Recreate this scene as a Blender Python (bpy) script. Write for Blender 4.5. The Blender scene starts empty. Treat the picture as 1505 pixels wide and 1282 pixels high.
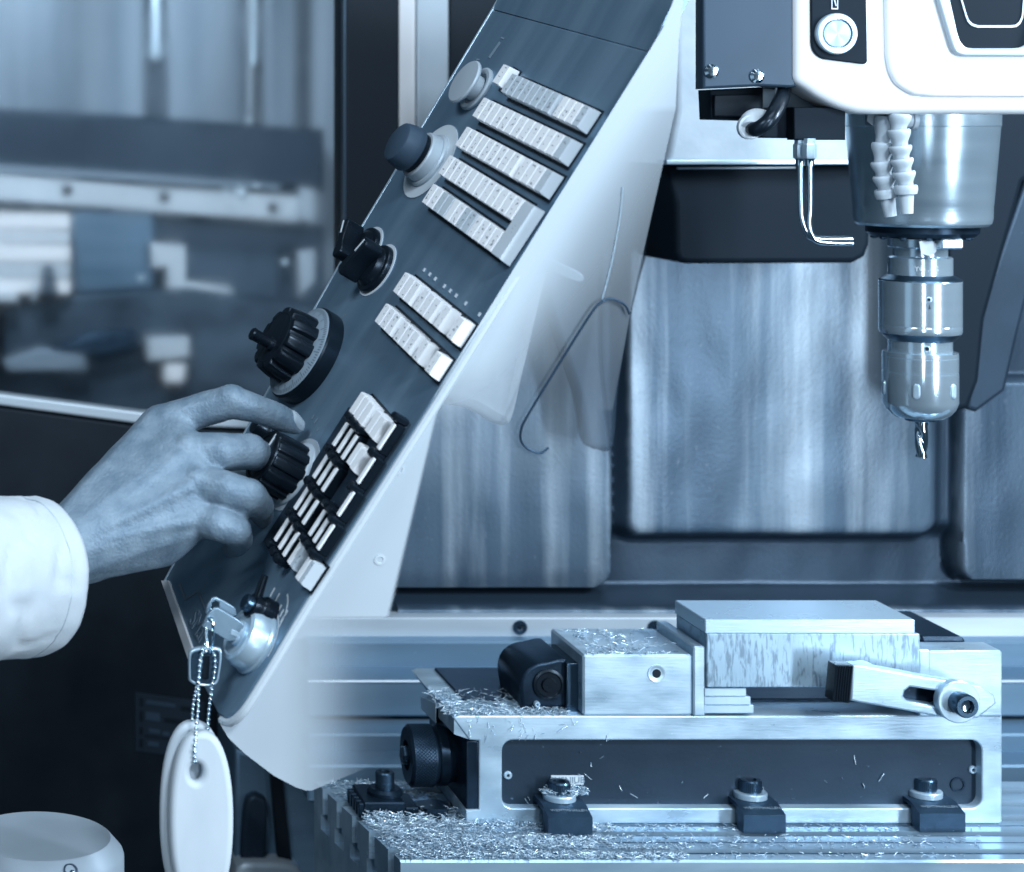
import bpy, bmesh, math, random
from mathutils import Vector, Matrix, noise
random.seed(7)
S = bpy.context.scene
C = S.collection
# ---------------------------------------------------------------- camera
F, CX, CY, CZ = 3000.0, -100.0, 180.0, 1.5      # focal length and optical axis in photo pixels (1505 x 1282)
cam = bpy.data.objects.new('camera', bpy.data.cameras.new('camera'))
C.objects.link(cam); S.camera = cam
cam.location = (0, 0, CZ); cam.rotation_euler = (math.pi/2, 0, 0)
cam.data.sensor_width = 36; cam.data.lens = 36*F/1505
cam.data.shift_x = (752.5-CX)/1505; cam.data.shift_y = (CY-641)/1505
cam.data.clip_start = .02; cam.data.clip_end = 50
cam.data.dof.use_dof = True; cam.data.dof.focus_distance = 1.07
cam.data.dof.aperture_fstop = (cam.data.lens/1000)/0.0048
# ---------------------------------------------------------------- world and lamps
world = bpy.data.worlds.new('World'); S.world = world; world.use_nodes = True
wb = world.node_tree.nodes['Background']
wb.inputs[0].default_value = (.42, .70, 1.0, 1); wb.inputs[1].default_value = .075
def lamp(name, loc, target, size, power, color=(.77, .895, 1.03), sy=None):
    l = bpy.data.lights.new(name, 'AREA'); l.energy = power; l.color = color
    l.shape = 'RECTANGLE'; l.size = size; l.size_y = sy or size
    o = bpy.data.objects.new(name, l); C.objects.link(o); o.location = loc
    o.rotation_euler = (Vector(target)-Vector(loc)).to_track_quat('-Z', 'Y').to_euler()
    return o
lamp('front_lamp', (.62, -.75, CZ+1.05), (.66, 1.3, CZ-.15), .30, 32.0)
lamp('strip_lamp', (1.12, -.05, CZ-.02), (.66, 1.24, CZ-.12), .10, 20.0, sy=.95)
lamp('slim_lamp', (.20, -.15, CZ+.0), (.72, 1.22, CZ-.12), .05, 2.8, sy=.7)
lamp('ceiling_lamp', (.62, .70, CZ+.95), (.62, 1.35, CZ-.25), .5, 4.5)
lamp('work_lamp', (.98, .98, CZ+.20), (.60, 1.22, CZ-.32), .10, 7.0, sy=.22)
lamp('room_lamp', (-.42, .30, CZ+.85), (.22, 1.0, CZ+.0), .4, 10.5)
lamp('window_lamp', (.05, 2.6, CZ+.9), (.3, 4.2, CZ-.1), .35, 34.0)
S.view_settings.view_transform = 'Standard'; S.view_settings.look = 'None'
S.view_settings.exposure = 0; S.view_settings.gamma = 1
S.render.engine = 'CYCLES'
S.render.resolution_x = 1024; S.render.resolution_y = 872
# ---------------------------------------------------------------- pixel to place
M = .8                                           # the milling machine stands at photo depth x M
def W(px, py, d): return Vector(((px-CX)/F*d, d, CZ-(py-CY)/F*d))
def S_(n, d): return n/F*d                       # length of n pixels at depth d
# ---------------------------------------------------------------- materials
TONE = [(0, (0, 0, 0)), (.006, (.0036, .0066, .0106)), (.055, (.031, .054, .082)), (.19, (.132, .192, .246)), (.55, (.49, .56, .605)), (.81, (.785, .815, .835)), (1, (1, 1, 1))]
def tone(v):
    for (a, ca), (b, cb) in zip(TONE, TONE[1:]):
        if v <= b:
            t = (v-a)/(b-a); return tuple(x+(y-x)*t for x, y in zip(ca, cb))+(1,)
    return (1, 1, 1, 1)
paint_tone = tone
def steel_tone(v): c = tone(v); return (c[0]*.80, c[1]*.96, c[2]*1.06, 1)
MATS = {}
def mat(name, lum, rough=.5, metal=0., var=.12, vscale=(30, 30, 30), bump=0., bscale=(400, 400, 400), rvar=.1, spots=0., sss=0., coat=0.):
    if name in MATS: return MATS[name]
    m = bpy.data.materials.new(name); m.use_nodes = True; MATS[name] = m
    nt = m.node_tree; N = nt.nodes; L = nt.links
    b = N['Principled BSDF']; b.inputs['Metallic'].default_value = metal
    tone = steel_tone if metal >= .35 else paint_tone
    if lum < .06: b.inputs['Specular IOR Level'].default_value = .3 if lum > .0095 or lum < .008 else .15
    if metal < .6: b.inputs['Specular Tint'].default_value = (.65, .82, 1, 1)
    tc = N.new('ShaderNodeTexCoord')
    def noise_(sc, det=6):
        mp = N.new('ShaderNodeMapping'); mp.inputs['Scale'].default_value = sc
        L.new(tc.outputs['Object'], mp.inputs[0])
        n = N.new('ShaderNodeTexNoise'); n.inputs['Scale'].default_value = 1; n.inputs['Detail'].default_value = det
        L.new(mp.outputs[0], n.inputs['Vector']); return n
    n1 = noise_(vscale)
    r = N.new('ShaderNodeValToRGB'); L.new(n1.outputs[0], r.inputs[0])
    r.color_ramp.elements[0].position = .3; r.color_ramp.elements[1].position = .7
    r.color_ramp.elements[0].color = tone(lum*(1-var)); r.color_ramp.elements[1].color = tone(min(1, lum*(1+var)))
    col = r.outputs[0]
    if spots:
        n3 = noise_((260, 260, 260), 3); r3 = N.new('ShaderNodeValToRGB'); L.new(n3.outputs[0], r3.inputs[0])
        r3.color_ramp.elements[0].position = .70; r3.color_ramp.elements[1].position = .76
        mx = N.new('ShaderNodeMix'); mx.data_type = 'RGBA'; L.new(r3.outputs[0], mx.inputs[0]); L.new(col, mx.inputs[6])
        mx.inputs[7].default_value = tone(min(1, lum+spots)); col = mx.outputs[2]
    L.new(col, b.inputs['Base Color'])
    mr = N.new('ShaderNodeMapRange'); L.new(n1.outputs[0], mr.inputs[0]); mr.inputs[1].default_value = .25; mr.inputs[2].default_value = .75
    mr.inputs[3].default_value = max(.03, rough*(1-rvar)); mr.inputs[4].default_value = min(1, rough*(1+rvar))
    L.new(mr.outputs[0], b.inputs['Roughness'])
    if bump:
        n2 = noise_(bscale, 4); bp = N.new('ShaderNodeBump'); bp.inputs['Strength'].default_value = bump; bp.inputs['Distance'].default_value = .0006
        L.new(n2.outputs[0], bp.inputs['Height']); L.new(bp.outputs[0], b.inputs['Normal'])
    if sss:
        b.inputs['Subsurface Weight'].default_value = sss; b.inputs['Subsurface Radius'].default_value = (.004, .004, .005)
    if coat: b.inputs['Coat Weight'].default_value = coat
    return m
def emit_free_glass(name, lum, alpha, rough=.08):
    m = mat(name, lum, rough, 0, .02); m.node_tree.nodes['Principled BSDF'].inputs['Alpha'].default_value = alpha; return m
mat('white_paint', .84, .35, 0, .02, bump=.02)
mat('white_plastic', .54, .42, 0, .09, (40, 40, 16))
mat('console_white', .54, .5, 0, .03)
mat('panel_blue', .24, .36, .45, .22, (40, 2.5, 14), .10, (1400, 30, 600), rvar=.25)
mat('edge_metal', .7, .3, .7, .06)
mat('black_plastic', .007, .28, 0, .2)
mat('black_paint', .005, .55, 0, .3)
mat('black_steel', .022, .34, .5, .35, (60, 60, 60), .1, spots=.05)
mat('dark_paint', .009, .62, 0, .2, (12, 12, 12))
mat('dark_steel', .055, .4, .5, .35, (40, 40, 40), .12, spots=.12)
mat('navy_plate', .032, .42, .2, .25, (14, 14, 14), .1, spots=.1)
mat('grey_plastic', .26, .5, 0, .05)
mat('grey_sheet', .20, .42, .4, .18, (4, 10, 30), .06, (60, 60, 900), spots=.08)
mat('ground_steel', .56, .34, .45, .22, (26, 60, 60), .10, (90, 900, 900), spots=.10, rvar=.3)
mat('machined_steel', .62, .30, .5, .12, (30, 30, 30), .05, (900, 90, 90))
mat('turned_steel', .74, .16, .80, .05, (5, 5, 200), .03, (20, 20, 2500))
mat('dark_turned', .12, .28, .9, .1, (5, 5, 100))
mat('spindle_steel', .66, .23, .82, .08, (6, 6, 90), .05, (30, 30, 1500))
mat('rail_steel', .48, .40, .3, .12, (6, 20, 40), .08, (30, 300, 900), spots=.06)
mat('cast_paint', .40, .55, 0, .10, (40, 40, 40), .5, (160, 160, 160))
mat('chrome', .7, .12, 1, .03)
mat('ivory', .62, .38, 0, .04)
mat('skin', .20, .38, 0, .20, (120, 120, 120), .7, (650, 650, 650), sss=.10)
mat('nail', .38, .3, 0, .05)
mat('cloth', .56, .85, 0, .05, (60, 60, 60), .5, (1800, 1800, 1800))
mat('grey_light', .42, .45, .2, .04)
mat('steel_blue', .085, .38, .3, .10, (10, 10, 10))
mat('stop_cap', .055, .5, 0, .1)
mat('key_metal', .38, .34, .7, .1)
mat('plate_dark', .020, .5, 0, .1)
mat('plate_line', .045, .5, 0, .1)
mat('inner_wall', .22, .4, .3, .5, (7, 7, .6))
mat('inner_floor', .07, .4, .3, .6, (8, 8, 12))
mat('key_light2', .62, .4, 0, .05)
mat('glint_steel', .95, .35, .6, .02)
mat('wet_steel', .42, .20, .45, .22, (12, 60, 40), .05, (30, 300, 900), spots=.06, rvar=.5)
mat('box_grey', .045, .34, 0, .12, (10, 10, 10))
mat('bright_cut', .60, .28, .4, .05, (14, 14, 14), .10, (60, 900, 900))
for n_, l_, a_ in (('soft_cover', .50, .45), ('smoked', .06, .5)): mat(n_, l_, .5).node_tree.nodes['Principled BSDF'].inputs['Alpha'].default_value = a_
mat('cap_grey', .36, .5, 0, .06)
mat('rubber', .02, .6, 0, .2)
mat('nozzle', .46, .4, 0, .05, sss=.05)
mat('chip', .74, .22, .45, .5, (300, 300, 300))
mat('print_white', .55, .6, 0, .1)
mat('print_grey', .22, .6, 0, .1)
mat('print_dark', .03, .6, 0, .1)
g_ = mat('glass', .9, .18, 0, .02, rvar=.3).node_tree.nodes['Principled BSDF']; g_.inputs['Transmission Weight'].default_value = 1; g_.inputs['IOR'].default_value = 1.06
def spun():
    m = mat('spun_steel', .45, .5, 1, .05); N = m.node_tree.nodes; L = m.node_tree.links; b = N['Principled BSDF']
    b.inputs['Anisotropic'].default_value = .9; t = N.new('ShaderNodeTangent'); t.direction_type = 'RADIAL'; t.axis = 'Y'; L.new(t.outputs[0], b.inputs['Tangent'])
spun()
# wall of the working room: stained sheet steel with vertical runs
def wall_mat():
    m = mat('stained_wall', .085, .36, .3, .35, (26, 26, 1.6), .22, (420, 420, 300)); nt = m.node_tree; N = nt.nodes; L = nt.links
    b = N['Principled BSDF']; src = b.inputs['Base Color'].links[0].from_socket
    tc = [n for n in N if n.type == 'TEX_COORD'][0]
    def layer(scale, lo, hi, c, fac, src):
        mp = N.new('ShaderNodeMapping'); mp.inputs['Scale'].default_value = scale; L.new(tc.outputs['Object'], mp.inputs[0])
        n = N.new('ShaderNodeTexNoise'); n.inputs['Scale'].default_value = 1; n.inputs['Detail'].default_value = 8; L.new(mp.outputs[0], n.inputs[0])
        mr = N.new('ShaderNodeMapRange'); L.new(n.outputs[0], mr.inputs[0]); mr.inputs[1].default_value = lo; mr.inputs[2].default_value = hi; mr.inputs[4].default_value = fac
        mx = N.new('ShaderNodeMix'); mx.data_type = 'RGBA'; L.new(mr.outputs[0], mx.inputs[0]); L.new(src, mx.inputs[6]); mx.inputs[7].default_value = tone(c); return mx.outputs[2]
    s = layer((34, 10, 1.8), .47, .70, .36, .90, src)
    s = layer((9, 9, 7), .48, .66, .05, .55, s)
    s = layer((70, 10, 3.5), .52, .75, .09, .45, s)
    s = layer((300, 300, 200), .66, .80, .50, .14, s)
    s = layer((700, 700, 600), .56, .72, .07, .30, s)
    # painted shade: channels turn dark, raised sheets keep the streaked colour
    at = N.new('ShaderNodeAttribute'); at.attribute_name = 'shade_mask'
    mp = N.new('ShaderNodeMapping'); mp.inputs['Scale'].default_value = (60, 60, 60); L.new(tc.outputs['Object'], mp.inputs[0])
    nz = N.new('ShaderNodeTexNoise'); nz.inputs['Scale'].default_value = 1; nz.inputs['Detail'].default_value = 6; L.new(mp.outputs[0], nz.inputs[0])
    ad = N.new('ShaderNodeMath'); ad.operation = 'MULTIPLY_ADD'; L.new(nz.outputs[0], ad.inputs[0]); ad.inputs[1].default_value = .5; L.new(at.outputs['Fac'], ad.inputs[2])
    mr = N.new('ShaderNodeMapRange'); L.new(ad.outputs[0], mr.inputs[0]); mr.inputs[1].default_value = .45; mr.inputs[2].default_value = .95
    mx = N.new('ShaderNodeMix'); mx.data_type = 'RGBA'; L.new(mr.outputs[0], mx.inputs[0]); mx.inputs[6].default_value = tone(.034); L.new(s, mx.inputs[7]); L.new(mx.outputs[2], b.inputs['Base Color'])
wall_mat()
# milled work piece: dark smeared scallops
def work_mat():
    m = mat('milled_alu', .46, .30, .45, .06, (30, 30, 30), .10, (700, 300, 90)); N = m.node_tree.nodes; L = m.node_tree.links
    b = N['Principled BSDF']; src = b.inputs['Base Color'].links[0].from_socket
    tc = [n for n in N if n.type == 'TEX_COORD'][0]
    mp = N.new('ShaderNodeMapping'); mp.inputs['Scale'].default_value = (560, 100, 110); mp.inputs['Rotation'].default_value = (0, .15, 0); L.new(tc.outputs['Object'], mp.inputs[0])
    n = N.new('ShaderNodeTexNoise'); n.inputs['Scale'].default_value = 1; n.inputs['Detail'].default_value = 3; n.inputs['Distortion'].default_value = .6; L.new(mp.outputs[0], n.inputs[0])
    mr = N.new('ShaderNodeMapRange'); L.new(n.outputs[0], mr.inputs[0]); mr.inputs[1].default_value = .50; mr.inputs[2].default_value = .64; mr.inputs[4].default_value = .6
    mx = N.new('ShaderNodeMix'); mx.data_type = 'RGBA'; L.new(mr.outputs[0], mx.inputs[0]); L.new(src, mx.inputs[6]); mx.inputs[7].default_value = tone(.11); L.new(mx.outputs[2], b.inputs['Base Color'])
work_mat()
# key caps: light plastic with small dark print on the top face
def key_mat(name, lum, ink):
    m = mat(name, lum, .42, 0, .04); N = m.node_tree.nodes; L = m.node_tree.links; b = N['Principled BSDF']
    src = b.inputs['Base Color'].links[0].from_socket
    tc = [n for n in N if n.type == 'TEX_COORD'][0]; oi = N.new('ShaderNodeObjectInfo')
    sp = N.new('ShaderNodeSeparateXYZ'); L.new(tc.outputs['Object'], sp.inputs[0])
    def math_(op, a, bb):
        q = N.new('ShaderNodeMath'); q.operation = op
        for i, s in enumerate((a, bb)):
            if isinstance(s, (int, float)): q.inputs[i].default_value = s
            else: L.new(s, q.inputs[i])
        return q.outputs[0]
    ab = math_('ABSOLUTE', sp.outputs[0], 0); inx = math_('LESS_THAN', ab, .0017)
    aby = math_('ABSOLUTE', sp.outputs[1], 0); iny = math_('LESS_THAN', aby, .0042)
    top = math_('GREATER_THAN', sp.outputs[2], .0049)
    ad = N.new('ShaderNodeCombineXYZ'); 
    L.new(math_('ADD', math_('MULTIPLY', sp.outputs[0], 420), math_('MULTIPLY', oi.outputs['Random'], 90)), ad.inputs[0])
    L.new(math_('MULTIPLY', sp.outputs[1], 620), ad.inputs[1])
    n = N.new('ShaderNodeTexNoise'); n.inputs['Scale'].default_value = 1; n.inputs['Detail'].default_value = 2; L.new(ad.outputs[0], n.inputs[0])
    th = math_('GREATER_THAN', n.outputs[0], .61)
    f = math_('MULTIPLY', math_('MULTIPLY', th, inx), math_('MULTIPLY', iny, top))
    f = math_('MULTIPLY', f, ink)
    mx = N.new('ShaderNodeMix'); mx.data_type = 'RGBA'; L.new(f, mx.inputs[0]); L.new(src, mx.inputs[6]); mx.inputs[7].default_value = tone(.06); L.new(mx.outputs[2], b.inputs['Base Color'])
key_mat('key_light', .84, .75); key_mat('key_grey', .55, .65); key_mat('key_plain', .84, 0)
def veil_mat():
    m = mat('translucent_cover', .50, .5, 0, .04, (9, 9, 9)); N = m.node_tree.nodes; L = m.node_tree.links
    a = N.new('ShaderNodeAttribute'); a.attribute_name = 'opacity'; L.new(a.outputs['Fac'], N['Principled BSDF'].inputs['Alpha'])
veil_mat()
# ---------------------------------------------------------------- mesh kit
class G:
    def __init__(s): s.v = []; s.f = []
    def add(s, v, f):
        o = len(s.v); s.v += [Vector(p) for p in v]; s.f += [tuple(i+o for i in q) for q in f]; return s
    def hull(s, pts):
        bm = bmesh.new()
        for p in pts: bm.verts.new(p)
        r = bmesh.ops.convex_hull(bm, input=bm.verts)
        bmesh.ops.delete(bm, geom=[g for g in set(r['geom_interior']+r['geom_unused']) if isinstance(g, bmesh.types.BMVert)], context='VERTS')
        bmesh.ops.dissolve_limit(bm, angle_limit=.01, verts=bm.verts, edges=bm.edges)
        bm.verts.index_update(); s.add([v.co.copy() for v in bm.verts], [[v.index for v in f.verts] for f in bm.faces]); bm.free(); return s
    def box(s, lo, hi, b=.0006):
        c = [(a+d)/2 for a, d in zip(lo, hi)]; h = [abs(d-a)/2 for a, d in zip(lo, hi)]; b = min(b, min(h)*.49); p = []
        for i in (-1, 1):
            for j in (-1, 1):
                for k in (-1, 1):
                    for e in range(3):
                        q = [h[t]-(0 if t == e else b) for t in range(3)]
                        p.append((c[0]+i*q[0], c[1]+j*q[1], c[2]+k*q[2]))
        return s.hull(p)
    def lathe(s, prof, o, ax=(0, 0, 1), n=48, cap=True):
        ax = Vector(ax).normalized(); e1 = ax.orthogonal().normalized(); e2 = ax.cross(e1); o = Vector(o); v = []; f = []
        for r, z in prof:
            for k in range(n):
                t = 2*math.pi*k/n; v.append(o+ax*z+(e1*math.cos(t)+e2*math.sin(t))*r)
        for i in range(len(prof)-1):
            for k in range(n): f.append((i*n+k, i*n+(k+1) % n, (i+1)*n+(k+1) % n, (i+1)*n+k))
        if cap: f.append(tuple(range(n))[::-1]); f.append(tuple(range((len(prof)-1)*n, len(prof)*n)))
        return s.add(v, f)
    def tube(s, path, r, n=12, cap=True):
        path = [Vector(p) for p in path]; v = []; f = []; up = None
        for i, p in enumerate(path):
            t = (path[min(i+1, len(path)-1)]-path[max(i-1, 0)]).normalized()
            e1 = (up-t*up.dot(t)).normalized() if up is not None else t.orthogonal().normalized()
            up = e1; e2 = t.cross(e1); rr = r[i] if isinstance(r, (list, tuple)) else r
            for k in range(n):
                a = 2*math.pi*k/n; v.append(p+(e1*math.cos(a)+e2*math.sin(a))*rr)
        for i in range(len(path)-1):
            for k in range(n): f.append((i*n+k, i*n+(k+1) % n, (i+1)*n+(k+1) % n, (i+1)*n+k))
        if cap: f.append(tuple(range(n))[::-1]); f.append(tuple(range((len(path)-1)*n, len(path)*n)))
        return s.add(v, f)
    def sphere(s, c, r, n=10, m=7):
        v = []; f = []
        for i in range(m+1):
            for k in range(n):
                a = math.pi*i/m; t = 2*math.pi*k/n; v.append(Vector(c)+Vector((math.sin(a)*math.cos(t), math.sin(a)*math.sin(t), math.cos(a)))*r)
        for i in range(m):
            for k in range(n): f.append((i*n+k, (i+1)*n+k, (i+1)*n+(k+1) % n, i*n+(k+1) % n))
        return s.add(v, f)
    def plate(s, outlines, t, bevel=.0006, fn=lambda x, y, z: (x, y, z), res=2):
        # 2D outlines (holes allowed) -> slab between z=-t and z=0
        cu = bpy.data.curves.new('t', 'CURVE'); cu.dimensions = '2D'; cu.fill_mode = 'BOTH'
        bevel = min(bevel, t*.49); cu.extrude = t/2-bevel; cu.bevel_depth = bevel; cu.bevel_resolution = res; cu.offset = -bevel
        for ol in outlines:
            sp = cu.splines.new('POLY'); sp.points.add(len(ol)-1); sp.use_cyclic_u = True
            for p, q in zip(sp.points, ol): p.co = (q[0], q[1], 0, 1)
        o = bpy.data.objects.new('t', cu); me = bpy.data.meshes.new_from_object(o)
        s.add([fn(v.co.x, v.co.y, v.co.z-t/2) for v in me.vertices], [tuple(p.vertices) for p in me.polygons])
        bpy.data.objects.remove(o); bpy.data.curves.remove(cu); bpy.data.meshes.remove(me); return s
    def front(s, outlines_px, d, t, bevel=.0006, res=2):
        # outlines in photo pixels on a plane facing the lens at depth d, thickness t away from the lens
        ol = [[((x-CX)/F*d, CZ-(y-CY)/F*d) for x, y in o] for o in outlines_px]
        return s.plate(ol, t, bevel, lambda x, y, z: (x, d-z, y), res)
    def text(s, body, size, fn, align='CENTER', depth=.00012):
        cu = bpy.data.curves.new('t', 'FONT'); cu.body = body; cu.size = size; cu.extrude = depth; cu.align_x = align; cu.align_y = 'CENTER'
        o = bpy.data.objects.new('t', cu); me = bpy.data.meshes.new_from_object(o)
        s.add([fn(v.co.x, v.co.y, v.co.z) for v in me.vertices], [tuple(p.vertices) for p in me.polygons])
        bpy.data.objects.remove(o); bpy.data.curves.remove(cu); bpy.data.meshes.remove(me); return s
def rrect(x0, y0, x1, y1, r, n=6):
    p = []
    for cx, cy, a in ((x1-r, y1-r, 0), (x0+r, y1-r, 90), (x0+r, y0+r, 180), (x1-r, y0+r, 270)):
        for k in range(n+1):
            t = math.radians(a+90*k/n); p.append((cx+r*math.cos(t), cy+r*math.sin(t)))
    return p
def circ(x, y, r, n=32): return [(x+r*math.cos(2*math.pi*k/n), y+r*math.sin(2*math.pi*k/n)) for k in range(n)]
def smooth_poly(pts, n=4):
    out = []; L = len(pts)
    for i in range(L-1):
        p0, p1, p2, p3 = pts[max(i-1, 0)], pts[i], pts[i+1], pts[min(i+2, L-1)]
        for k in range(n):
            t = k/n; out.append(tuple(.5*((2*b)+(-a+c)*t+(2*a-5*b+4*c-e)*t*t+(-a+3*b-3*c+e)*t**3) for a, b, c, e in zip(p0, p1, p2, p3)))
    out.append(tuple(pts[-1])); return out
def mesh_of(g, angle=35):
    me = bpy.data.meshes.new('m'); me.from_pydata([tuple(v) for v in g.v], [], g.f); me.update()
    bm = bmesh.new(); bm.from_mesh(me); bmesh.ops.recalc_face_normals(bm, faces=bm.faces); bm.to_mesh(me); bm.free()
    me.polygons.foreach_set('use_smooth', [True]*len(me.polygons)); me.set_sharp_from_angle(angle=math.radians(angle)); return me
def put(name, me, m, parent=None, loc=(0, 0, 0), rot=None):
    o = bpy.data.objects.new(name, me); C.objects.link(o)
    if m is not None:
        if not me.materials: me.materials.append(MATS[m])
    o.parent = parent; o.location = loc
    if rot is not None: o.rotation_euler = rot
    return o
def origin_of(o):
    p = Vector((0, 0, 0))
    while o is not None: p += o.location; o = o.parent
    return p
def obj(name, g, m, parent=None, local=False, angle=35, kind=None):
    # world-space geometry under an unrotated parent, or (local) geometry in the parent's own space
    if local: o = put(name, mesh_of(g, angle), m, parent)
    elif parent is not None:
        b = origin_of(parent); g.v = [v-b for v in g.v]; o = put(name, mesh_of(g, angle), m, parent)
    else:
        xs = [v.x for v in g.v]; ys = [v.y for v in g.v]; zs = [v.z for v in g.v]
        b = Vector(((min(xs)+max(xs))/2, (min(ys)+max(ys))/2, min(zs))); g.v = [v-b for v in g.v]
        o = put(name, mesh_of(g, angle), m, None, b)
    if kind: o['kind'] = kind
    return o
def tag(o, label=None, cat=None, group=None, kind=None):
    if label: o['label'] = label
    if cat: o['category'] = cat
    if group: o['group'] = group
    if kind: o['kind'] = kind
    return o
def thing(name, label, cat, loc, group=None):
    o = bpy.data.objects.new(name, None); C.objects.link(o); o.location = loc; o.empty_display_size = .02
    return tag(o, label, cat, group)
def sstep(a, b, x):
    t = max(0, min(1, (x-a)/(b-a))); return t*t*(3-2*t)
# ================================================================ working room of the mill
DW = 1.52
def sd_rr(x, y, x0, y0, x1, y1, r):
    qx = abs(x-(x0+x1)/2)-(x1-x0)/2+r; qy = abs(y-(y0+y1)/2)-(y1-y0)/2+r
    return math.hypot(max(qx, 0), max(qy, 0))+min(max(qx, qy), 0)-r
def wall_h(x, y, want=False):
    a = 1-sstep(-3, 9, sd_rr(x, y, -400, -900, 899-16*sstep(700, 500, y), 866, 30))
    b = 1-sstep(-14, 10, sd_rr(x, y, 914, -400, 1384, 794, 30))
    c = 1-sstep(-4, 8, sd_rr(x, y, 1414, 560, 2200, 856, 22))
    m = max(a, b*.92, c)
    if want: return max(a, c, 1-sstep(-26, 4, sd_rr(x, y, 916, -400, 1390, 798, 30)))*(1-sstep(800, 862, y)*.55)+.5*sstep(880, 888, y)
    lip = sstep(868, 888, y)
    h = -(.012+.012*sstep(770, 800, y))*(1-m)*(1-lip)+.020*lip
    h += .0016*noise.noise((x*.006, y*.004, 3.1))+.0007*noise.noise((x*.02, y*.012, 9.1))
    return h
def build_wall():
    nx, ny = 330, 250; g = G(); v = []; f = []
    for j in range(ny+1):
        y = -70+(906+70)*j/ny; xl = 573+max(0, 905-y)*.2
        for i in range(nx+1):
            x = xl+(1600-xl)*i/nx
            v.append(W(x, y, DW)+Vector((0, -wall_h(x, y), 0)))
    for j in range(ny):
        for i in range(nx): a = j*(nx+1)+i; f.append((a, a+1, a+nx+2, a+nx+1))
    # turned-back edge so that the sheet has thickness
    o = len(v)
    for j in range(ny+1): v.append(v[j*(nx+1)]+Vector((.004, .03, 0)))
    for j in range(ny): f.append((j*(nx+1), (j+1)*(nx+1), o+j+1, o+j))
    g.add(v, f); return g
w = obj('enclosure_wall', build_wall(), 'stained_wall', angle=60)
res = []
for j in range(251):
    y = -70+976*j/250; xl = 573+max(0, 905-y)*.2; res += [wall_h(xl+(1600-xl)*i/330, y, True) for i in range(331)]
res += [1.0]*(len(w.data.vertices)-len(res)); w.data.attributes.new('shade_mask', 'FLOAT', 'POINT').data.foreach_set('value', res); tag(w, 'pressed and stained steel back wall of the working room', 'wall', kind='structure')
# rail with socket screws under the wall
dr = DW-.035
def socket_screw(parent, px, py, d, rpx, name='bolt', rim='dark_turned'):
    p = W(px, py, d); r = S_(rpx, d); g = G()
    g.lathe([(r, -.002), (r, .0012), (r*.86, .0022), (r*.5, .0022), (r*.46, -.001), (.0001, -.001)], p, (0, -1, 0), 28)
    b = obj(name, g, rim, parent)
    g = G(); g.lathe([(r*.42, -.001), (r*.42, .0004), (r*.2, .0008), (.0001, .0008)], p, (0, -1, 0), 6); obj('socket', g, 'black_steel', b)
    return b
rail = thing('wall_rail', 'long pale steel rail under the stained back wall, held by socket screws', 'rail', W(900, 942, dr))
obj('rail_strip', G().front([[(430, 908), (1640, 908), (1640, 941), (430, 941)]], dr, .02, .001), 'rail_steel', rail)
for px in (764, 962, 1349): socket_screw(rail, px, 922, dr, 10.5)
# stepped way covers below the rail
prof = [(943, 1.475), (996, 1.475), (999, 1.43), (1003, 1.43), (1054, 1.43), (1056, 1.46), (1077, 1.46), (1079, 1.40), (1122, 1.40), (1130, 1.36), (1165, 1.34)]
wc = thing('way_cover', 'stepped grey sheet steel way cover behind the machine table', 'cover', W(900, 1160, 1.5))
steps = [(943, 997, 1.470), (1000, 1054, 1.435), (1056, 1078, 1.46), (1079, 1122, 1.405), (1125, 1180, 1.375)]
for i, (y0, y1, d) in enumerate(steps):
    g = G(); d2 = 1.62; x0, x1 = W(452, 0, d).x, W(1640, 0, d).x
    zt, zb = W(0, y0, d).z, W(0, y1, d).z
    g.box((x0, d, zb), (x1, d2+.004*i, zt), .0015); obj('cover_plate', g, 'grey_sheet' if i != 2 else 'dark_steel', wc)
    if i == 1:
        g = G(); g.tube([(x0, d, zt-.0008), (x1, d, zt-.0008)], .0011, 8); obj('fold', g, 'rail_steel', wc)
# column casting, and a dark plate painting its cast shadow below
cc = thing('machine_column', 'pale rough cast column block behind the spindle head', 'column', W(1110, 243, 1.47))
obj('casting', G().front([[(993, -60), (1300, -60), (1300, 241), (979, 241), (994, 165)]], 1.40, .10, .004), 'cast_paint', cc)
obj('lower_lip', G().front([[(980, 235), (1250, 235), (1250, 242), (980, 242)]], 1.398, .02, .0008), 'edge_metal', cc)
gd = thing('column_shadow', 'added dark rounded plate painting the shadow below the pale column block', 'shade_sheet', W(1130, 388, 1.47))
ol = [(980, 243), (1284, 243), (1279, 360), (1272, 378), (1255, 387), (1010, 388), (997, 384), (992, 372), (991, 300)]
obj('plate', G().front([ol], 1.42, .085, .004), 'dark_paint', gd)
obj('edge_strip', G().front([[(997, 246), (1170, 245), (1170, 248), (997, 249)]], 1.416, .004, .0005), 'rail_steel', gd)
cg = obj('channel_shade', G().front([smooth_poly([(775, 190), (800, 150), (1000, 150), (988, 250), (940, 420), (912, 560), (903, 655), (880, 662), (862, 648), (850, 580), (800, 420), (775, 190)], 3)[:-1]], 1.475, .02, .004), 'smoked'); tag(cg, 'added dark see-through sheet painting shade in the wall channel behind the console cover', 'shade_sheet')  # sheet added to darken the channel as shade would
# dark sheets added in the shape of the tool's cast shadow
sg = thing('tool_shadow', 'added dark sheet in the shape of the tool shadow at the right', 'shade_sheet', W(1460, 600, 1.5))
obj('sheet', G().front([[(1395, 150), (1640, 150), (1640, 160), (1505, 268), (1449, 470), (1440, 560), (1425, 600), (1398, 608), (1392, 590)]], 1.44, .05, .004), 'dark_paint', sg)
obj('strip', G().front([[(1512, 250), (1560, 250), (1500, 480), (1478, 575), (1436, 606), (1420, 600), (1436, 470)]], 1.45, .03, .003), 'navy_plate', sg)
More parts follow.
